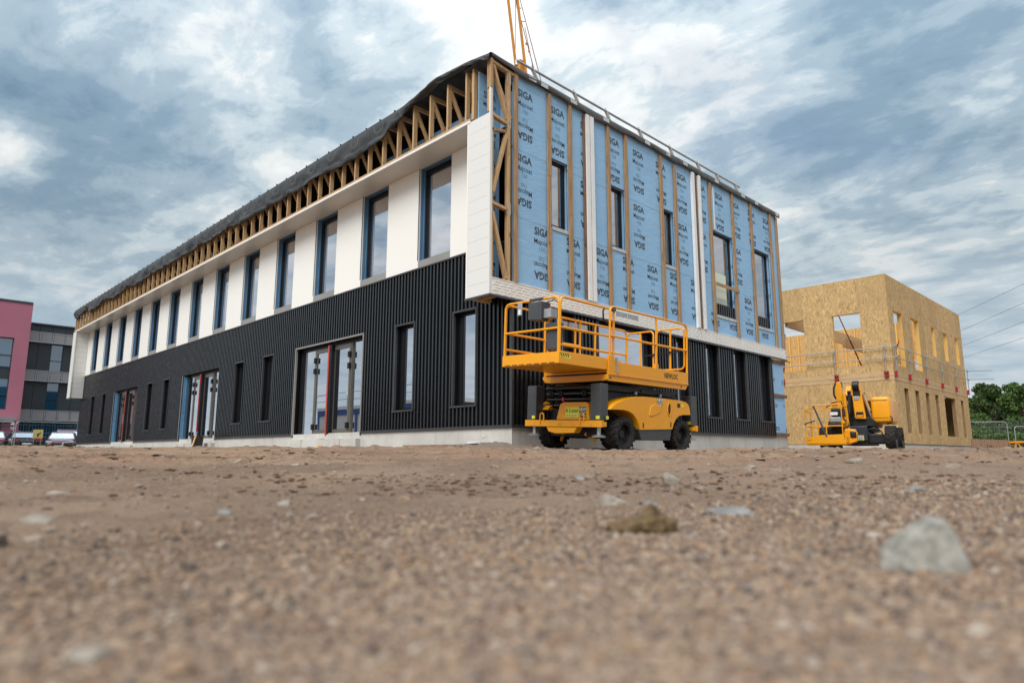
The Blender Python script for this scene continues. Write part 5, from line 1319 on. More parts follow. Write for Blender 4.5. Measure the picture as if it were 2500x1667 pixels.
# temporary edge protection
def guard(name_label, posts, F, a_from, a_to, ext):
    t = thing('edge_guardrail', name_label, 'guardrail', F(posts[0], 3.6, .1), world=True, group='edge protection rails on the timber building')
    for a in posts:
        p = MB(); q0, q1 = F(a, 3.58, .10), F(a, 4.86, .10); p.tube([q0, q1], .022, 8)
        po = p.obj('post', 'galv', t, smooth=50)
        b = MB(); b.fbox(F, a - .09, a + .09, 3.40, 3.66, .014, .055); b.fbox(F, a - .09, a + .09, 3.62, 3.66, .055, .13); b.fbox(F, a - .09, a + .09, 3.40, 3.44, .055, .13); b.fbox(F, a - .09, a - .06, 3.44, 3.62, .055, .13)
        b.obj('clamp_bracket', 'redsteel', t, bevel=.006)
        for z in (4.72, 4.24): MB().fbox(F, a - .04, a + .04, z - .045, z + .045, .105, .165).obj('coupler', 'galv', po)
    for z in (4.72, 4.24): MB().tube([F(a_from, z, .145), F(a_to, z + ext, .145)], .021, 8).obj('rail', 'galv', t, smooth=50)
guard('galvanised two bar guardrail with red clamps along the left wall of the timber building', [.27, 2.38, 4.9, 7.4, 9.9], LF, -.25, OY1, 0)
guard('galvanised two bar guardrail with red clamps along the right wall of the timber building', [23.45, 25.45, 28.1, 30.9, 33.65, 36.2], RF, 23.1, 36.3, 0)
for z in (4.72, 4.24): pass
er_ = thing('loose_rail_end', 'pair of galvanised tubes sticking out past the right end of the timber building', 'tube', (36.25, -.15, 4.2), world=True)
for z in (4.76, 4.27): MB().tube([(36.1, -.19, z - .02), (37.1, -1.15, z + .02)], .021, 8).obj('tube', 'galv', er_, smooth=50)

# ------------------------------------------------------------------ offices behind the car park
pk = thing('pink_building', 'pink rendered three storey office tower with dark glazing at the left edge', 'building', (-6, 66, .3), world=True)
PY = 62.0
ph = [(-9.0, .25, 3.75, 9.92), (-9.0, .10, .3, 2.75)]
m = MB()
for r0, r1, z0, z1 in rects_minus(-12, 1.30, .2, 13.05, ph): m.box(r0, r1, PY, PY + .4, z0, z1)
m.box(.9, 1.30, PY + .4, PY + 12, .2, 13.05); m.obj('wall', 'pink', pk)
MB().box(-11.9, 1.28, PY - .06, PY + 12, 13.05, 13.22).obj('roof_edge', 'charcoal', pk)
MB().box(-11.5, .9, PY + .42, PY + 11, .2, 12.9).obj('wall_core', 'reveal', pk)
for z0, z1 in ((8.42, 9.86), (7.40, 8.36), (5.05, 6.40), (3.80, 5.0)):
    for x1 in (.22, -2.2, -4.6, -7.0): MB().box(x1 - 2.32, x1, PY + .24, PY + .28, z0, z1).obj('pane', 'glass_blue', pk)
MB().box(-9, .23, PY + .22, PY + .30, 6.42, 7.36).obj('spandrel', 'charcoal', pk)
m = MB()
for z in (3.77, 5.02, 6.41, 7.38, 8.39, 9.89): m.box(-9, .25, PY + .15, PY + .30, z - .045, z + .045)
for x in (.215, -2.22, -4.62): m.box(x - .04, x + .04, PY + .14, PY + .30, 3.75, 9.9)
m.obj('mullion', 'charcoal', pk)
MB().box(-12, .95, PY - 1.2, PY - .002, 2.78, 3.06).obj('canopy', 'perf', pk); MB().box(-9, .1, PY + .3, PY + .34, .3, 2.75).obj('entrance_glass', 'glass_blue', pk)
gb = thing('grey_office_building', 'charcoal panelled office block with pale perforated metal bands', 'building', (10, 70, .3), world=True)
GY = 64.0; GX0, GX1 = 1.32, 30.0
MB().box(GX0, GX1, GY + .32, GY + 12, .2, 11.6).obj('wall_core', 'reveal', gb)
MB().box(GX0, GX1, GY - .15, GY + 12, 11.62, 11.76).obj('roof_edge', 'charcoal', gb)
pn = [1.35 + .98 * i for i in range(20)]
for z0, z1 in ((10.95, 11.6), (7.46, 9.95), (3.93, 6.44), (.3, 2.92)):
    for x in pn:
        glassy = (z0 < 1) or (z0 < 10 and (x - 1.35) / .98 % 4 > 1.5 and (x - 1.35) / .98 % 4 < 2.5)
        if glassy:
            MB().box(x + .06, x + .93, GY + .18, GY + .21, z0 + .05, z1 - .05).obj('pane', 'glass_blue', gb)
            fr = MB(); fr.box(x, x + .06, GY + .10, GY + .25, z0, z1); fr.box(x + .93, x + .979, GY + .10, GY + .25, z0, z1); fr.box(x + .06, x + .93, GY + .10, GY + .25, z0 + .94, z0 + 1.0); fr.obj('window_frame', 'charcoal', gb)
        else: MB().box(x + .012, x + .968, GY + .06, GY + .3, z0 + .01, z1 - .01).obj('wall_panel', 'charcoal', gb)
for z0, z1 in ((9.97, 10.93), (6.46, 7.44), (2.94, 3.90)):
    for x in pn:
        if x > 6 and z0 < 5 and x > 14: continue
        o_ = MB().box(x + .07, x + .91, GY - .42, GY - .38, z0 + .06, z1 - .05).obj('screen_panel', 'perf', gb)
    m = MB(); m.box(GX0, GX1, GY - .46, GY - .36, z1 - .05, z1); m.box(GX0, GX1, GY - .46, GY - .36, z0, z0 + .06); m.box(GX0, GX1, GY - .36, GY + .05, z0 - .02, z0 + .02)
    for x in pn: m.box(x - .03, x + .04, GY - .41, GY - .34, z0 + .06, z1 - .05)
    m.obj('screen_frame', 'galv', gb)

# ------------------------------------------------------------------ parked cars
def car(label, P, yaw, paintm, L=4.5, Wd=1.78, H=1.42, style='saloon', lights='rear'):
    """local x forwards; lofted body, glazed cabin, wheels, lamps"""
    t = thing('parked_car', label, 'car', P, (0, 0, yaw), 'cars parked in front of the offices')
    hl, hw = L / 2, Wd / 2
    van = style == 'van'
    st = [(-hl, .42, .62, .80), (-hl + .12, .30, .86, .93), (-hl + .5, .22, .92, .98), (-hl + 1.2, .20, .93, 1.0), (0, .19, .92, 1.0), (hl - 1.35, .19, .93, 1.0), (hl - .9, .20, .88, .98), (hl - .35, .24, .78, .93), (hl - .08, .32, .66, .84), (hl, .42, .55, .74)]
    m = MB(); vs, fs, n = [], [], 12
    for x, zb_, zt, ws in st:
        if van: zt += .12
        w = hw * ws
        for a, b in ((-1.0, .30), (-1.0, .62), (-.965, .85), (-.88, .98), (-.5, 1.0), (.5, 1.0), (.88, .98), (.965, .85), (1.0, .62), (1.0, .30), (.85, 0), (-.85, 0)):
            vs.append((x, a * w, zb_ + (zt - zb_) * b))
    for i in range(len(st) - 1):
        for j in range(n): fs.append((i * n + j, i * n + (j + 1) % n, (i + 1) * n + (j + 1) % n, (i + 1) * n + j))
    fs += [tuple(range(n))[::-1], tuple((len(st) - 1) * n + j for j in range(n))]
    m.add(vs, fs); body = m.obj('body', paintm, t, smooth=50, fixn=True)
    zb_ = .90 + (.12 if van else 0)
    if style == 'coupe': cs = [(-hl + .35, .0), (-hl + 1.15, .78), (-hl + 1.75, 1.0), (.25, .97), (hl - 1.15, .0)]
    elif van: cs = [(-hl + .05, .0), (-hl + .22, .95), (-hl + .7, 1.0), (.55, .96), (hl - .75, .0)]
    else: cs = [(-hl + .45, .0), (-hl + .95, .86), (-hl + 1.5, 1.0), (.30, .97), (hl - 1.2, .0)]
    m = MB(); vs = []
    for x, k in cs:
        z = zb_ + (H - zb_) * k; w = hw * (.93 - .20 * k)
        vs += [(x, -w, z), (x, -w * .86, z + .03 * k), (x, w * .86, z + .03 * k), (x, w, z), ]
    k = 4; fs = [(i * k + j, i * k + j + 1, (i + 1) * k + j + 1, (i + 1) * k + j) for i in range(len(cs) - 1) for j in range(3)]
    # skirts of the cabin down to the body
    base = len(vs)
    for x, kk in cs: vs += [(x, -hw * .93, zb_ - .05), (x, hw * .93, zb_ - .05)]
    for i in range(len(cs) - 1):
        fs += [(base + 2 * i, i * k, (i + 1) * k, base + 2 * (i + 1)), (i * k + 3, base + 2 * i + 1, base + 2 * (i + 1) + 1, (i + 1) * k + 3)]
    m.add(vs, fs); m.obj('cabin', paintm, t, smooth=30, fixn=True)
    # glazing panels just proud of the cabin
    def panel(q, nm, off):
        c = sum((Vector(p) for p in q), Vector()) / 4; P4 = [c + (Vector(p) - c) * .90 + Vector(off) for p in q]
        MB().add(P4, [(0, 1, 2, 3)]).obj(nm, 'carglass', t)
    g = lambda i, j: vs[i * k + j]
    panel((g(0, 0), g(0, 3), g(1, 3), g(1, 0)), 'rear_window', (-.012, 0, .014)); panel((g(3, 0), g(3, 3), g(4, 3), g(4, 0)), 'windscreen', (.012, 0, .014))
    for sgn, j in ((-1, 0), (1, 3)):
        for i in (1, 2):
            q = (vs[base + 2 * i + (0 if sgn < 0 else 1)], vs[base + 2 * (i + 1) + (0 if sgn < 0 else 1)], g(i + 1, j), g(i, j)); panel([Vector(p) + Vector((0, 0, .03)) for p in q], 'side_window', (0, sgn * .012, 0))
    for x in (-hl + .85, hl - .85):
        for s in (-1, 1):
            w_ = MB(); w_.lathe([(.20, -.09), (.30, -.10), (.325, -.07), (.325, .07), (.30, .10), (.20, .09)], (x, s * (hw - .10), .325), 'y', 22); wo_ = w_.obj('wheel', 'rubber', t, smooth=40)
            r_ = MB(); r_.lathe([(.205, s * .085), (.19, s * .06), (.10, s * .075), (.001, s * .08)], (x, s * (hw - .10), .325), 'y', 18); r_.obj('rim', 'galv', wo_, smooth=40)
    zl = .74 + (.1 if van else 0)
    for s in (-1, 1):
        q = MB(); q.prism([(s * hw * .40, zl + .05), (s * hw * .92, zl + .10), (s * hw * .93, zl - .04), (s * hw * .62, zl - .02)], lambda a, b, tt: (tt, a, b), -hl - .008, -hl + .35); q.obj('tail_lamp', 'redlens', t, fixn=True)
        q = MB(); q.prism([(s * hw * .45, zl - .02), (s * hw * .88, zl + .04), (s * hw * .90, zl - .10), (s * hw * .5, zl - .12)], lambda a, b, tt: (tt, a, b), hl - .40, hl - .02); q.obj('head_lamp', 'lamp', t, fixn=True)
        MB().box(-.02 + hl - 1.45, .10 + hl - 1.45, s * (hw + .02), s * (hw + .17), .92, 1.03).obj('mirror', paintm, t, bevel=.02)
    MB().box(-hl - .015, -hl + .05, -.26, .26, .46, .57).obj('number_plate', 'paper', t); MB().box(hl - .05, hl + .012, -.26, .26, .36, .46).obj('number_plate', 'paper', t)
    MB().box(-hl - .012, -hl + .1, -.30, .30, .685, .71).obj('rear_trim', 'galv', t)
    MB().tube([(-hl - .012, .05 * math.cos(a) * .8, .76 + .06 * math.sin(a)) for a in (0, 1.57, 3.14, 4.71)], .010, 5, True).obj('emblem', 'galv', t)
    MB().box(hl - .06, hl + .008, -hw * .5, hw * .5, .50, .60).obj('grille', 'machine', t)
    return t
def onground(u, D, dz=0):
    p = at(u, 1098, D); return (p.x, p.y, gz(p.x, p.y) + dz)
car('black coupe parked nose away with red tail lamps behind the site fence', onground(52, 46.5, -.10), R(88), 'car_black', 4.5, 1.80, 1.38, 'coupe')
car('burgundy hatchback facing the site beside the concrete plinth', onground(150, 47.0, -.15), R(-105), 'car_burgundy', 4.2, 1.75, 1.40)
car('plum coloured people carrier behind the burgundy hatchback', onground(158, 53.5, -.10), R(-98), 'car_plum', 4.6, 1.80, 1.74, 'van')
car('blue grey car cut off by the left edge of the picture', onground(-22, 47.0, -.12), R(80), 'car_grey', 4.3, 1.75, 1.40)

# ------------------------------------------------------------------ site fence, warning sign, litter, grass verge on the left
def mesh_fence(label, A, B, h=1.95, group=None, wires=True):
    A, B = Vector(A), Vector(B); d = (B - A); n = d.normalized()
    t = thing('mesh_fence', label, 'fence', A, world=True, group=group); up = Vector((0, 0, 1)); r = .20
    pts = [A, A + up * (h - r)] + [A + n * (r - r * math.cos(a)) + up * (h - r + r * math.sin(a)) for a in np.linspace(.25, 1.57, 5)] + [B - n * (r - r * math.cos(a)) + up * (h - r + r * math.sin(a)) for a in np.linspace(1.57, .25, 5)] + [B + up * (h - r), B]
    MB().tube(pts, .024, 7).obj('frame', 'galv', t, smooth=50)
    m = MB(); L_ = d.length; k = .25
    while k < L_ - .1:
        m.tube([A + n * k + up * .12, A + n * k + up * (h - .02)], .0035, 3, caps=False); k += .16
    for z in (.12, .6, 1.1, 1.6): m.tube([A + up * z, B + up * z], .004, 3, caps=False)
    o = m.obj('mesh_wires', 'galv', t); o['kind'] = 'stuff'
    for P in (A, B): MB().box(P.x - .35, P.x + .35, P.y - .12, P.y + .12, P.z - .06, P.z + .10).obj('fence_foot', 'concrete', t, bevel=.02)
def fp(u, D, dz=-.04): p = onground(u, D); return (p[0], p[1], p[2] + dz)
mesh_fence('temporary mesh fence panel left of the clipped pair of posts', fp(-150, 42.5), fp(27, 42.0), 1.78, 'temporary fence panels by the car park')
mesh_fence('temporary mesh fence panel between the clipped posts and the white building corner', fp(32, 41.8), fp(205, 45), 1.78, 'temporary fence panels by the car park')
cl_ = thing('fence_notice', 'small white notices clipped to the fence posts', 'notice', fp(30, 41.7), world=True)
for v_, w_, h_ in ((1035, 9, 3.4), (1044, 13, 2.0), (1048, 9, 1.6)):
    c0 = at(30 - w_ / 2, v_ - h_ / 2, 41.6); c1 = at(30 + w_ / 2, v_ + h_ / 2, 41.6); MB().box(c0.x, c1.x, min(c0.y, c1.y), min(c0.y, c1.y) + .012, c1.z, c0.z).obj('notice_sheet', 'paper', cl_)
sp_ = at(92.5, 1059, 43.5)
sgn = thing('warning_sign', 'square yellow roadworks sign with a black digging figure by the cars', 'sign', (sp_.x, sp_.y, gz(sp_.x, sp_.y)), (0, 0, YAW + R(36) - R(90)))
hz_ = sp_.z - gz(sp_.x, sp_.y)
MB().box(-.27, .27, -.012, .012, hz_ - .28, hz_ + .28).obj('sign_board', plain('cream_sign', (.55, .45, .16), .5, var=.2, scale=2), sgn)
for s in (-1, 1): MB().beam((s * .2, .02, 0), (s * .2, .02, hz_ - .2), .03, .03).obj('sign_leg', 'galv', sgn)
f_ = MB()
def disc(cx, cz, r): f_.add([(cx + r * math.cos(a), -.0135, hz_ + cz + r * math.sin(a)) for a in np.linspace(0, 6.28, 11)[:-1]], [tuple(range(10))])
disc(.12, .06, .05); f_.add([(x, -.0135, hz_ + z) for x, z in ((-.05, .02), (.09, .03), (.10, -.04), (.0, -.06), (.06, -.20), (.0, -.20), (-.05, -.07))], [tuple(range(7))]); f_.add([(x, -.0135, hz_ + z) for x, z in ((.06, -.02), (.10, -.02), (-.02, -.22), (-.05, -.20))], [(0, 1, 2, 3)])
f_.obj('figure', 'black', sgn)
pp = onground(150, 41); lt = MB(); lt.add([(pp[0] + a, pp[1] + b, pp[2] + c + .06) for a, b, c in ((-.12, -.1, .02), (.16, -.12, .0), (.2, .1, .12), (.02, .06, .05), (-.1, .14, .10))], [(0, 1, 3), (1, 2, 3), (3, 2, 4), (0, 3, 4)])
tag(lt.obj('litter', 'paper'), 'crumpled white sheet lying on the grass by the plinth', 'litter')
# low hoop barrier
hb = MB(); a_, c_ = onground(148, 44.5), onground(196, 45.5); hb.tube([a_, (a_[0] + .08, a_[1], a_[2] + .42), (a_[0] + .25, a_[1], a_[2] + .50), (c_[0] - .25, c_[1], c_[2] + .50), (c_[0] - .08, c_[1], c_[2] + .42), c_], .03, 8)
tag(hb.obj('hoop_barrier', 'galv', smooth=50), 'low galvanised hoop barrier in front of the burgundy hatchback', 'barrier')
# grass verge: blades nobody could count
NB = 26000; gxx = rng.uniform(-16, 1.0, NB); gyy = rng.uniform(33.0, 41.0, NB)
keep = (gyy > 34.6 + 1.2 * np.sin(gxx * .7) * .5) | (rng.random(NB) < .05); keep &= ~((gxx > -.75) & (gyy < 34.8)); gxx, gyy = gxx[keep], gyy[keep]; NB = len(gxx)
zz0 = ground_z(gxx, gyy); hh = rng.uniform(.06, .26, NB) * (1 + .6 * np.sin(gxx * 1.3) * np.sin(gyy * .9)); an = rng.uniform(0, 6.28, NB); wd = rng.uniform(.012, .03, NB); ln = rng.uniform(-.08, .08, (NB, 2))
V = np.empty((NB, 3, 3)); V[:, 0] = np.stack([gxx - wd * np.cos(an), gyy - wd * np.sin(an), zz0 - .01], -1); V[:, 1] = np.stack([gxx + wd * np.cos(an), gyy + wd * np.sin(an), zz0 - .01], -1); V[:, 2] = np.stack([gxx + ln[:, 0], gyy + ln[:, 1], zz0 + hh], -1)
me = bpy.data.meshes.new('grass'); me.from_pydata(V.reshape(-1, 3).tolist(), [], [(3 * i, 3 * i + 1, 3 * i + 2) for i in range(NB)]); me.materials.append(M['grass'])
tag(link(me, 'grass'), 'rough green grass verge in front of the parked cars', 'grass', kind='stuff')

# bucket with a tool by the middle entrance
bp = (-.42, 15.05); z_ = gz(*bp)
bu = thing('bucket', 'dark plastic bucket holding a tool by the middle entrance', 'bucket', (*bp, z_))
MB().lathe([(.001, .01), (.16, .01), (.20, .42), (.215, .43), (.20, .44), (.19, .42), (.15, .04)], (0, 0, -.02), 'z', 22).obj('pail', 'bucket', bu, smooth=40)
tl = thing('shovel', 'long handled tool with orange and blue grip leaning in the dark bucket', 'tool', (bp[0] - .12, bp[1] - .10, z_))
MB().tube([(-.16, -.18, -.02), (.06, .0, .52)], .028, 8).obj('shaft', 'handle', tl, smooth=50); MB().tube([(-.03, -.075, .30), (.03, -.025, .44)], .034, 8).obj('orange_band', 'orange', tl, smooth=50); MB().tube([(.035, -.02, .45), (.08, .016, .56)], .036, 8).obj('grip', 'cabin_blue', tl, smooth=50)

# ------------------------------------------------------------------ tower crane behind the building
cr = thing('tower_crane', 'yellow lattice crane mast with ropes rising behind the gable roof', 'crane', (18.25, 14.75, .2), world=True)
A0, A1 = Vector((18.25, 14.75, .8)), Vector((12.55, 13.85, 30.2)); side = Vector((.76, -.65, 0)); dep = Vector((.65, .76, 0))
ch = []
for s in (-1, 1):
    for k in (0, 1):
        off = side * (.25 * s) + dep * (.55 * k)
        if k == 0: MB().beam(A0 + off, A1 + off, .135, .135, dep).obj('mast_chord', 'crane', cr)
        else: MB().beam(A0 + off, A0.lerp(A1, .62) + off, .085, .085, dep).obj('mast_chord', 'crane', cr)
n = 22
for i in range(n):
    t0, t1 = i / n, (i + 1) / n; P0, P1 = A0.lerp(A1, t0), A0.lerp(A1, t1)
    if t1 < .62:
        for s in (-1, 1): MB().beam(P0 + side * .25 * s, P1 + side * .25 * s + dep * .55, .045, .045).obj('brace', 'crane', cr)
        MB().beam(P0 - side * .25, P1 + side * .25, .045, .045).obj('brace', 'crane', cr)
Pm = A0.lerp(A1, (20.55 - .8) / 29.4); MB().box(Pm.x - .17, Pm.x + .17, Pm.y - .14, Pm.y + .14, Pm.z - .45, Pm.z + .28).obj('winch_box', 'crane', cr, bevel=.02)
MB().beam(Pm - side * .3 + Vector((0, 0, .32)), Pm + side * .3 + Vector((0, 0, .32)), .05, .05).obj('cross_bar', 'galv', cr)
def rope(a, b, r=.014, nm='rope', mat='rust', k=0.0):
    a, b = Vector(a), Vector(b); MB().tube([a - (b - a) * k, b + (b - a) * k], r, 5).obj(nm, mat, cr)
rope((13.89, 13.91, 23.88), (15.14, 13.63, 19.85), .022, 'stay_rope', k=1.5); rope((14.19, 13.71, 23.45), (15.35, 13.47, 19.65), .022, 'stay_rope', k=1.5)
rope((14.35, 13.74, 22.6), (15.02, 13.63, 19.85), .018, 'stay_rope', k=.0)
rope((13.88, 13.97, 24.6), (14.19, 14.31, 20.89), .016, 'hoist_rope', 'black', k=0.02)
for P in (Vector((14.22, 13.79, 22.9)), Vector((14.02, 13.86, 23.62))): MB().beam(P - side * .14, P + side * .14, .03, .03).obj('rope_guide', 'rust', cr)
for P in ((14.49, 13.77, 21.7), (14.62, 13.70, 21.3)): MB().box(P[0] - .035, P[0] + .035, P[1] - .035, P[1] + .035, P[2] - .06, P[2] + .06).obj('sheave', 'crane', cr)
MB().tube([(13.875, 13.95, 24.2), (13.885, 13.965, 23.7)], .035, 6).obj('rope_clamp', 'galv', cr)
MB().box(16.6, 20.2, 13.0, 16.4, .1, .5).obj('base_frame', 'crane', cr); MB().box(18.6, 20.0, 13.6, 15.9, .5, 2.0).obj('ballast', 'concrete', cr)

# ------------------------------------------------------------------ right edge: old formwork, orange barrier, fence, wires
fw = thing('timber_formwork', 'stack of old brown plank formwork lying at the right end of the timber building', 'formwork', (32.3, -1.5, .1), world=True)
A, B = Vector((31.70, -.88, .0)), Vector((33.05, -2.16, .0)); dd = (B - A); L_ = dd.length; nn = dd.normalized(); pr = Vector((-nn.y, nn.x, 0))
if pr.x > 0: pass
npl = 17
for i in range(npl):
    a = A + nn * (L_ * i / npl + .004); c = A + nn * (L_ * (i + 1) / npl - .004); h0 = .10; h1 = .84 - .05 * i / npl + .012 * mnoise.noise((i * 1.7, 0, 0)); o_ = pr * random.uniform(-.006, .006)
    MB().add([a + o_ + Vector((0, 0, h0)), c + o_ + Vector((0, 0, h0)), c + pr * .05 + Vector((0, 0, h0)), a + pr * .05 + Vector((0, 0, h0)), a + o_ + Vector((0, 0, h1)), c + o_ + Vector((0, 0, h1)), c + pr * .05 + Vector((0, 0, h1)), a + pr * .05 + Vector((0, 0, h1))], [(0, 3, 2, 1), (4, 5, 6, 7), (0, 1, 5, 4), (1, 2, 6, 5), (2, 3, 7, 6), (3, 0, 4, 7)]).obj('plank', 'reclaimed', fw)
for k in (.42, 1.02):       # propping frames standing in front
    q = A + nn * (L_ * k) - pr * .06
    for a, c in ((Vector((0, 0, .10)), Vector((0, 0, .58))), (Vector((0, 0, .52)), nn * .24 + Vector((0, 0, .52))), (nn * .04 + Vector((0, 0, .12)), nn * .22 + Vector((0, 0, .48)))): MB().beam(q + a, q + c, .05, .06, pr).obj('frame_bar', 'reclaimed', fw)
    MB().add([q + pr * .03 + nn * .02 + Vector((0, 0, .12)), q + pr * .03 + nn * .20 + Vector((0, 0, .12)), q + pr * .03 + nn * .20 + Vector((0, 0, .48)), q + pr * .03 + nn * .02 + Vector((0, 0, .48))], [(0, 1, 2, 3)]).obj('dark_board', 'darkbat', fw)
MB().box(B.x + .12, B.x + .6, B.y - .3, B.y + .4, .08, .14).obj('plank', 'reclaimed', fw)
yb_ = thing('lattice_girder', 'orange steel lattice girder lying on the ground at the right edge', 'girder', (33.3, -2.4, .1), world=True)
def gp(u, v, D=33.2): return at(u, v, D)
P = [gp(2463, 1079), gp(2560, 1077), gp(2478, 1099.5), gp(2570, 1098)]
MB().beam(P[0], P[1], .09, .08).obj('top_chord', 'orange', yb_); MB().beam(P[2], P[3], .09, .08).obj('bottom_chord', 'orange', yb_)
MB().beam(gp(2482, 1080), gp(2500, 1098), .05, .05).obj('brace', 'orange', yb_); MB().beam(gp(2500, 1098), gp(2526, 1079), .05, .05).obj('brace', 'orange', yb_); MB().beam(gp(2526, 1079), gp(2550, 1098), .05, .05).obj('brace', 'orange', yb_); MB().beam(gp(2479, 1081), gp(2479, 1100), .05, .05).obj('brace', 'orange', yb_)
mesh_fence('temporary mesh fence panel right of the timber building', tuple(at(2290, 1100, 47)), tuple(at(2466, 1100, 46)), 1.98, 'temporary fence panels by the bushes')
mesh_fence('temporary mesh fence panel cut by the right picture edge', tuple(at(2483, 1100, 45)), tuple(at(2640, 1100, 45)), 1.62, 'temporary fence panels by the bushes')
for i, (u0, v0, u1, v1) in enumerate(((2345, 766, 2500, 693), (2351, 805, 2500, 739), (2355, 842, 2500, 785), (2358, 871, 2500, 824))):
    a, b = at(u0, v0, 74), at(u1, v1, 62); d = b - a; pts = []
    for k in np.linspace(-2.2, 2.0, 26): p = a + d * k; p = p + Vector((0, 0, .0022 * ((k - .5) ** 2 - .25) * d.length)); pts.append(p)
    tag(MB().tube(pts, .015, 5).obj('power_line', 'black', smooth=60), ('topmost', 'second highest', 'third highest', 'lowest')[i] + ' of the four overhead wires in the sky right of the timber building', 'wire', 'overhead wires on the right')

# ------------------------------------------------------------------ trees and bushes on the right
def foliage(centres, n, leafm, size, parent, name='crown', seed=1):
    r = np.random.default_rng(seed); C = np.array([c[:3] for c in centres], float); S = np.array([c[3] for c in centres], float)
    idx = r.choice(len(C), n, p=S ** 2 / (S ** 2).sum()); d = r.normal(size=(n, 3)); d /= np.linalg.norm(d, axis=1, keepdims=True)
    rad_ = r.uniform(.45, 1.08, (n, 1)) ** .6; lump = 1 + .22 * np.sin(d[:, :1] * 7 + idx[:, None]) * np.sin(d[:, 1:2] * 6 + 2)
    P = C[idx] + d * rad_ * S[idx][:, None] * lump * np.array([1, 1, .85])
    nrm = d + r.normal(scale=.7, size=(n, 3)); nrm /= np.linalg.norm(nrm, axis=1, keepdims=True); t = np.cross(nrm, r.normal(size=(n, 3))); t /= np.linalg.norm(t, axis=1, keepdims=True); b = np.cross(nrm, t)
    s = r.uniform(.6, 1.4, (n, 1)) * size
    V = np.stack([P - t * s * .5, P + b * s * .32, P + t * s * .6, P - b * s * .32], 1).reshape(-1, 3)
    me = bpy.data.meshes.new(name); me.from_pydata(V.tolist(), [], [(4 * i, 4 * i + 1, 4 * i + 2, 4 * i + 3) for i in range(n)]); me.materials.append(M[leafm])
    return link(me, name, parent)
def tree(label, P, h, spread, leafm, seed, n=7000, name='broadleaf_tree', low=.25, lsize=.30, cat='tree', group='trees beyond the timber building'):
    r = random.Random(seed); t = thing(name, label, cat, P, (0, 0, r.uniform(0, 6)), group)
    tr = MB(); pts = [(0, 0, -.3)]; 
    for k in range(1, 7): pts.append((pts[-1][0] + r.uniform(-.12, .12) * h / 8, pts[-1][1] + r.uniform(-.12, .12) * h / 8, h * .75 * k / 6))
    tr.tube(pts, [.026 * h * (1 - .13 * k) for k in range(7)], 8); cs = []
    for k in range(24):
        z = h * (low + (.92 - low) * (k + r.random()) / 24); a = r.uniform(0, 6.28); f = math.sin(min(1, (1 - z / h) * 1.9 + .22) * 1.57); q = spread * f * r.uniform(.35, 1.0)
        e = Vector((q * math.cos(a), q * math.sin(a), z)); cs.append((e.x, e.y, e.z, spread * r.uniform(.17, .36)))
        s0 = pts[min(5, max(1, int(z / h * 6)))]; tr.tube([s0, (Vector(s0) + e) / 2 + Vector((0, 0, .08 * h)), e], [.010 * h, .007 * h, .003 * h], 5)
    tr.obj('trunk', 'bark', t, smooth=50); foliage(cs, n, leafm, lsize, t, seed=seed)
def tg(u, D): p = at(u, 1100, D); return (p.x, p.y, gz(p.x, p.y) - .1)
tree('dark green oak close to the end of the timber building', tg(2372, 68), 6.3, 2.2, 'leaf_dark', 4, 6500)
tree('tall dark oak with spiky top in the middle of the tree line', tg(2425, 72), 7.8, 2.3, 'leaf_dark', 8, 8000)
tree('lower round dark tree between the tall oak and the right edge', tg(2458, 75), 6.0, 2.2, 'leaf_dark', 15, 6000)
tree('lighter green tree at the right picture edge', tg(2512, 66), 7.2, 2.4, 'leaf_mid', 23, 8500)
def bush(label, P, h, w, leafm, seed, n=5000, lsize=.2):
    r = random.Random(seed); t = thing('bush', label, 'bush', P, group='bushes behind the temporary fence')
    tr = MB()
    for k in range(7): a = r.uniform(0, 6.28); tr.tube([(0, 0, -.1), (w * .25 * math.cos(a), w * .25 * math.sin(a), h * .45), (w * .42 * math.cos(a), w * .42 * math.sin(a), h * .85)], [.04, .025, .01], 5)
    tr.obj('stem', 'bark', t)
    cs = [(r.uniform(-.42, .42) * w, r.uniform(-.42, .42) * w, h * r.uniform(.22, .82), w * r.uniform(.16, .30)) for _ in range(16)]
    foliage(cs, n, leafm, lsize, t, seed=seed)
bush('bright green bush at the foot of the timber building end wall', tg(2378, 58), 3.6, 3.2, 'leaf_mid', 31, 6500)
bush('grey green wispy bush behind the fence panel', tg(2428, 55), 2.5, 3.4, 'leaf_grey', 35, 7000, .16)
bush('grey green willowy bush at the right picture edge', tg(2488, 53), 2.9, 3.4, 'leaf_grey', 41, 8000, .16)
bush('low mid green bush behind the gap between fence panels', tg(2458, 51), 1.6, 2.6, 'leaf_mid', 44, 5000, .15)
bush('low green bush behind the planks', tg(2400, 52), 1.7, 2.8, 'leaf_mid', 47, 5000, .15)
bush('low dark bush under the oaks', tg(2345, 60), 2.8, 3.4, 'leaf_dark', 52, 5000, .2)

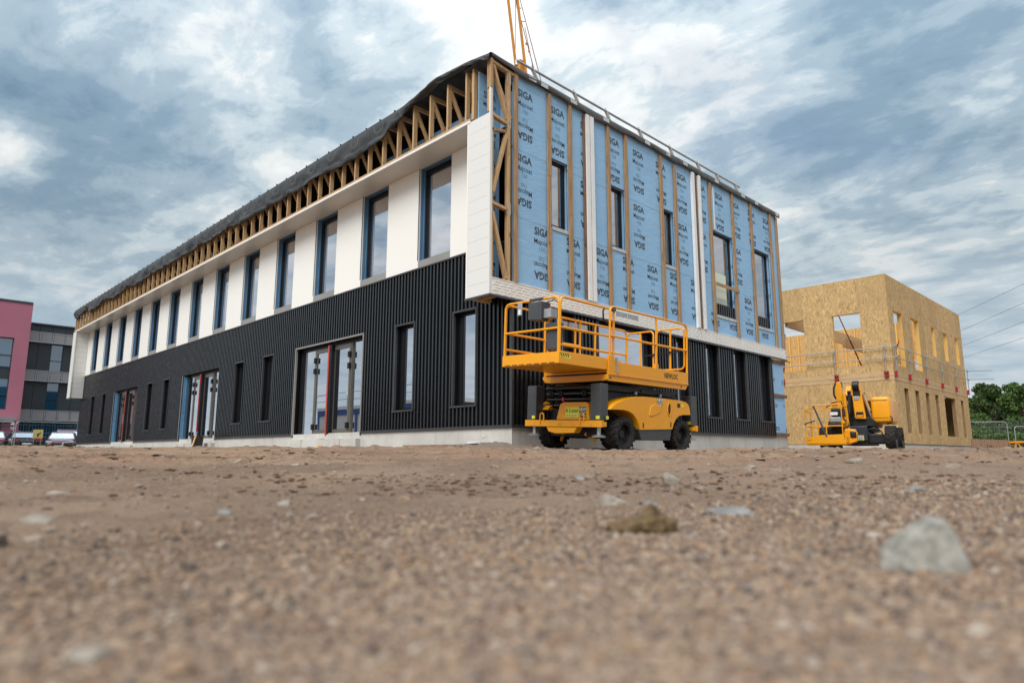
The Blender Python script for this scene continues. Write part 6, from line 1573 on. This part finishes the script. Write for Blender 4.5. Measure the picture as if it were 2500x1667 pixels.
# ------------------------------------------------------------------ site cabin left of the picture (seen only in the door glass)
cbn = thing('site_cabin', 'white site cabin with blue frame and roof railing left of the picture', 'cabin', (-14.5, 24, .2), world=True)
MB().box(-16, -13.5, 19, 33, .35, 2.75).obj('wall', 'cabin_white', cbn)
m = MB()
for y in (19, 23.66, 28.33, 33): m.box(-13.5, -13.44, y - .1, y + .1, .25, 2.9)
m.box(-13.5, -13.43, 18.9, 33.1, 2.55, 2.9); m.box(-13.5, -13.43, 18.9, 33.1, .2, .42); m.obj('frame', 'cabin_blue', cbn)
MB().box(-16.1, -13.4, 18.9, 33.1, 2.9, 3.1).obj('roof', 'cabin_white', cbn)
y = 19.2
while y < 32:
    MB().tube([(-13.5, y, 3.1), (-13.5, y, 3.8), (-13.5, y + .12, 4.0), (-13.5, y + 1.8, 4.0), (-13.5, y + 1.92, 3.8), (-13.5, y + 1.92, 3.1)], .025, 6).obj('railing', 'galv', cbn, smooth=50); MB().tube([(-13.5, y, 3.55), (-13.5, y + 1.92, 3.55)], .02, 6).obj('railing', 'galv', cbn); y += 2.05

# ------------------------------------------------------------------ odds and ends lying about
def lying(name, label, cat, P, L, w, h, yaw, mat):
    o = MB().box(-L / 2, L / 2, -w / 2, w / 2, 0, h).obj(name, mat, bevel=.004); o.location = (P[0], P[1], gz(P[0], P[1]) + .004); o.rotation_euler = (R(random.uniform(-2, 2)), R(random.uniform(-1, 1)), yaw); return tag(o, label, cat)
lying('scaffold_board', 'brown plank lying against the plinth near the building corner', 'plank', (-.22, 2.1), 1.9, .22, .05, R(91), 'reclaimed')
lying('polystyrene_scrap', 'white broken insulation scrap beside the plank at the plinth', 'scrap', (-.30, .75), .42, .12, .04, R(70), 'whitebat')
lying('timber_offcut', 'dark timber offcut on the ground by the right wall of the timber building', 'offcut', (30.6, -.7), .7, .25, .10, R(12), 'reclaimed')
lying('timber_offcut', 'short timber offcut next to the plank formwork', 'offcut', (31.3, -.75), .5, .3, .14, R(-20), 'darkbat')
lying('timber_offcut', 'thin timber offcut between the boom lift and the formwork', 'offcut', (28.6, -.8), .9, .18, .08, R(5), 'reclaimed')
lying('concrete_lump', 'pale concrete lump on the ground in front of the boom lift basket', 'rubble', (12.2, -2.6), .55, .35, .10, R(30), 'concrete')
mk = MB(); mk.box(-.128, -.122, 7.05, 7.2, .22, .27); tag(mk.obj('paint_mark', 'orange'), 'small orange survey paint mark on the step of the nearest entrance', 'mark')
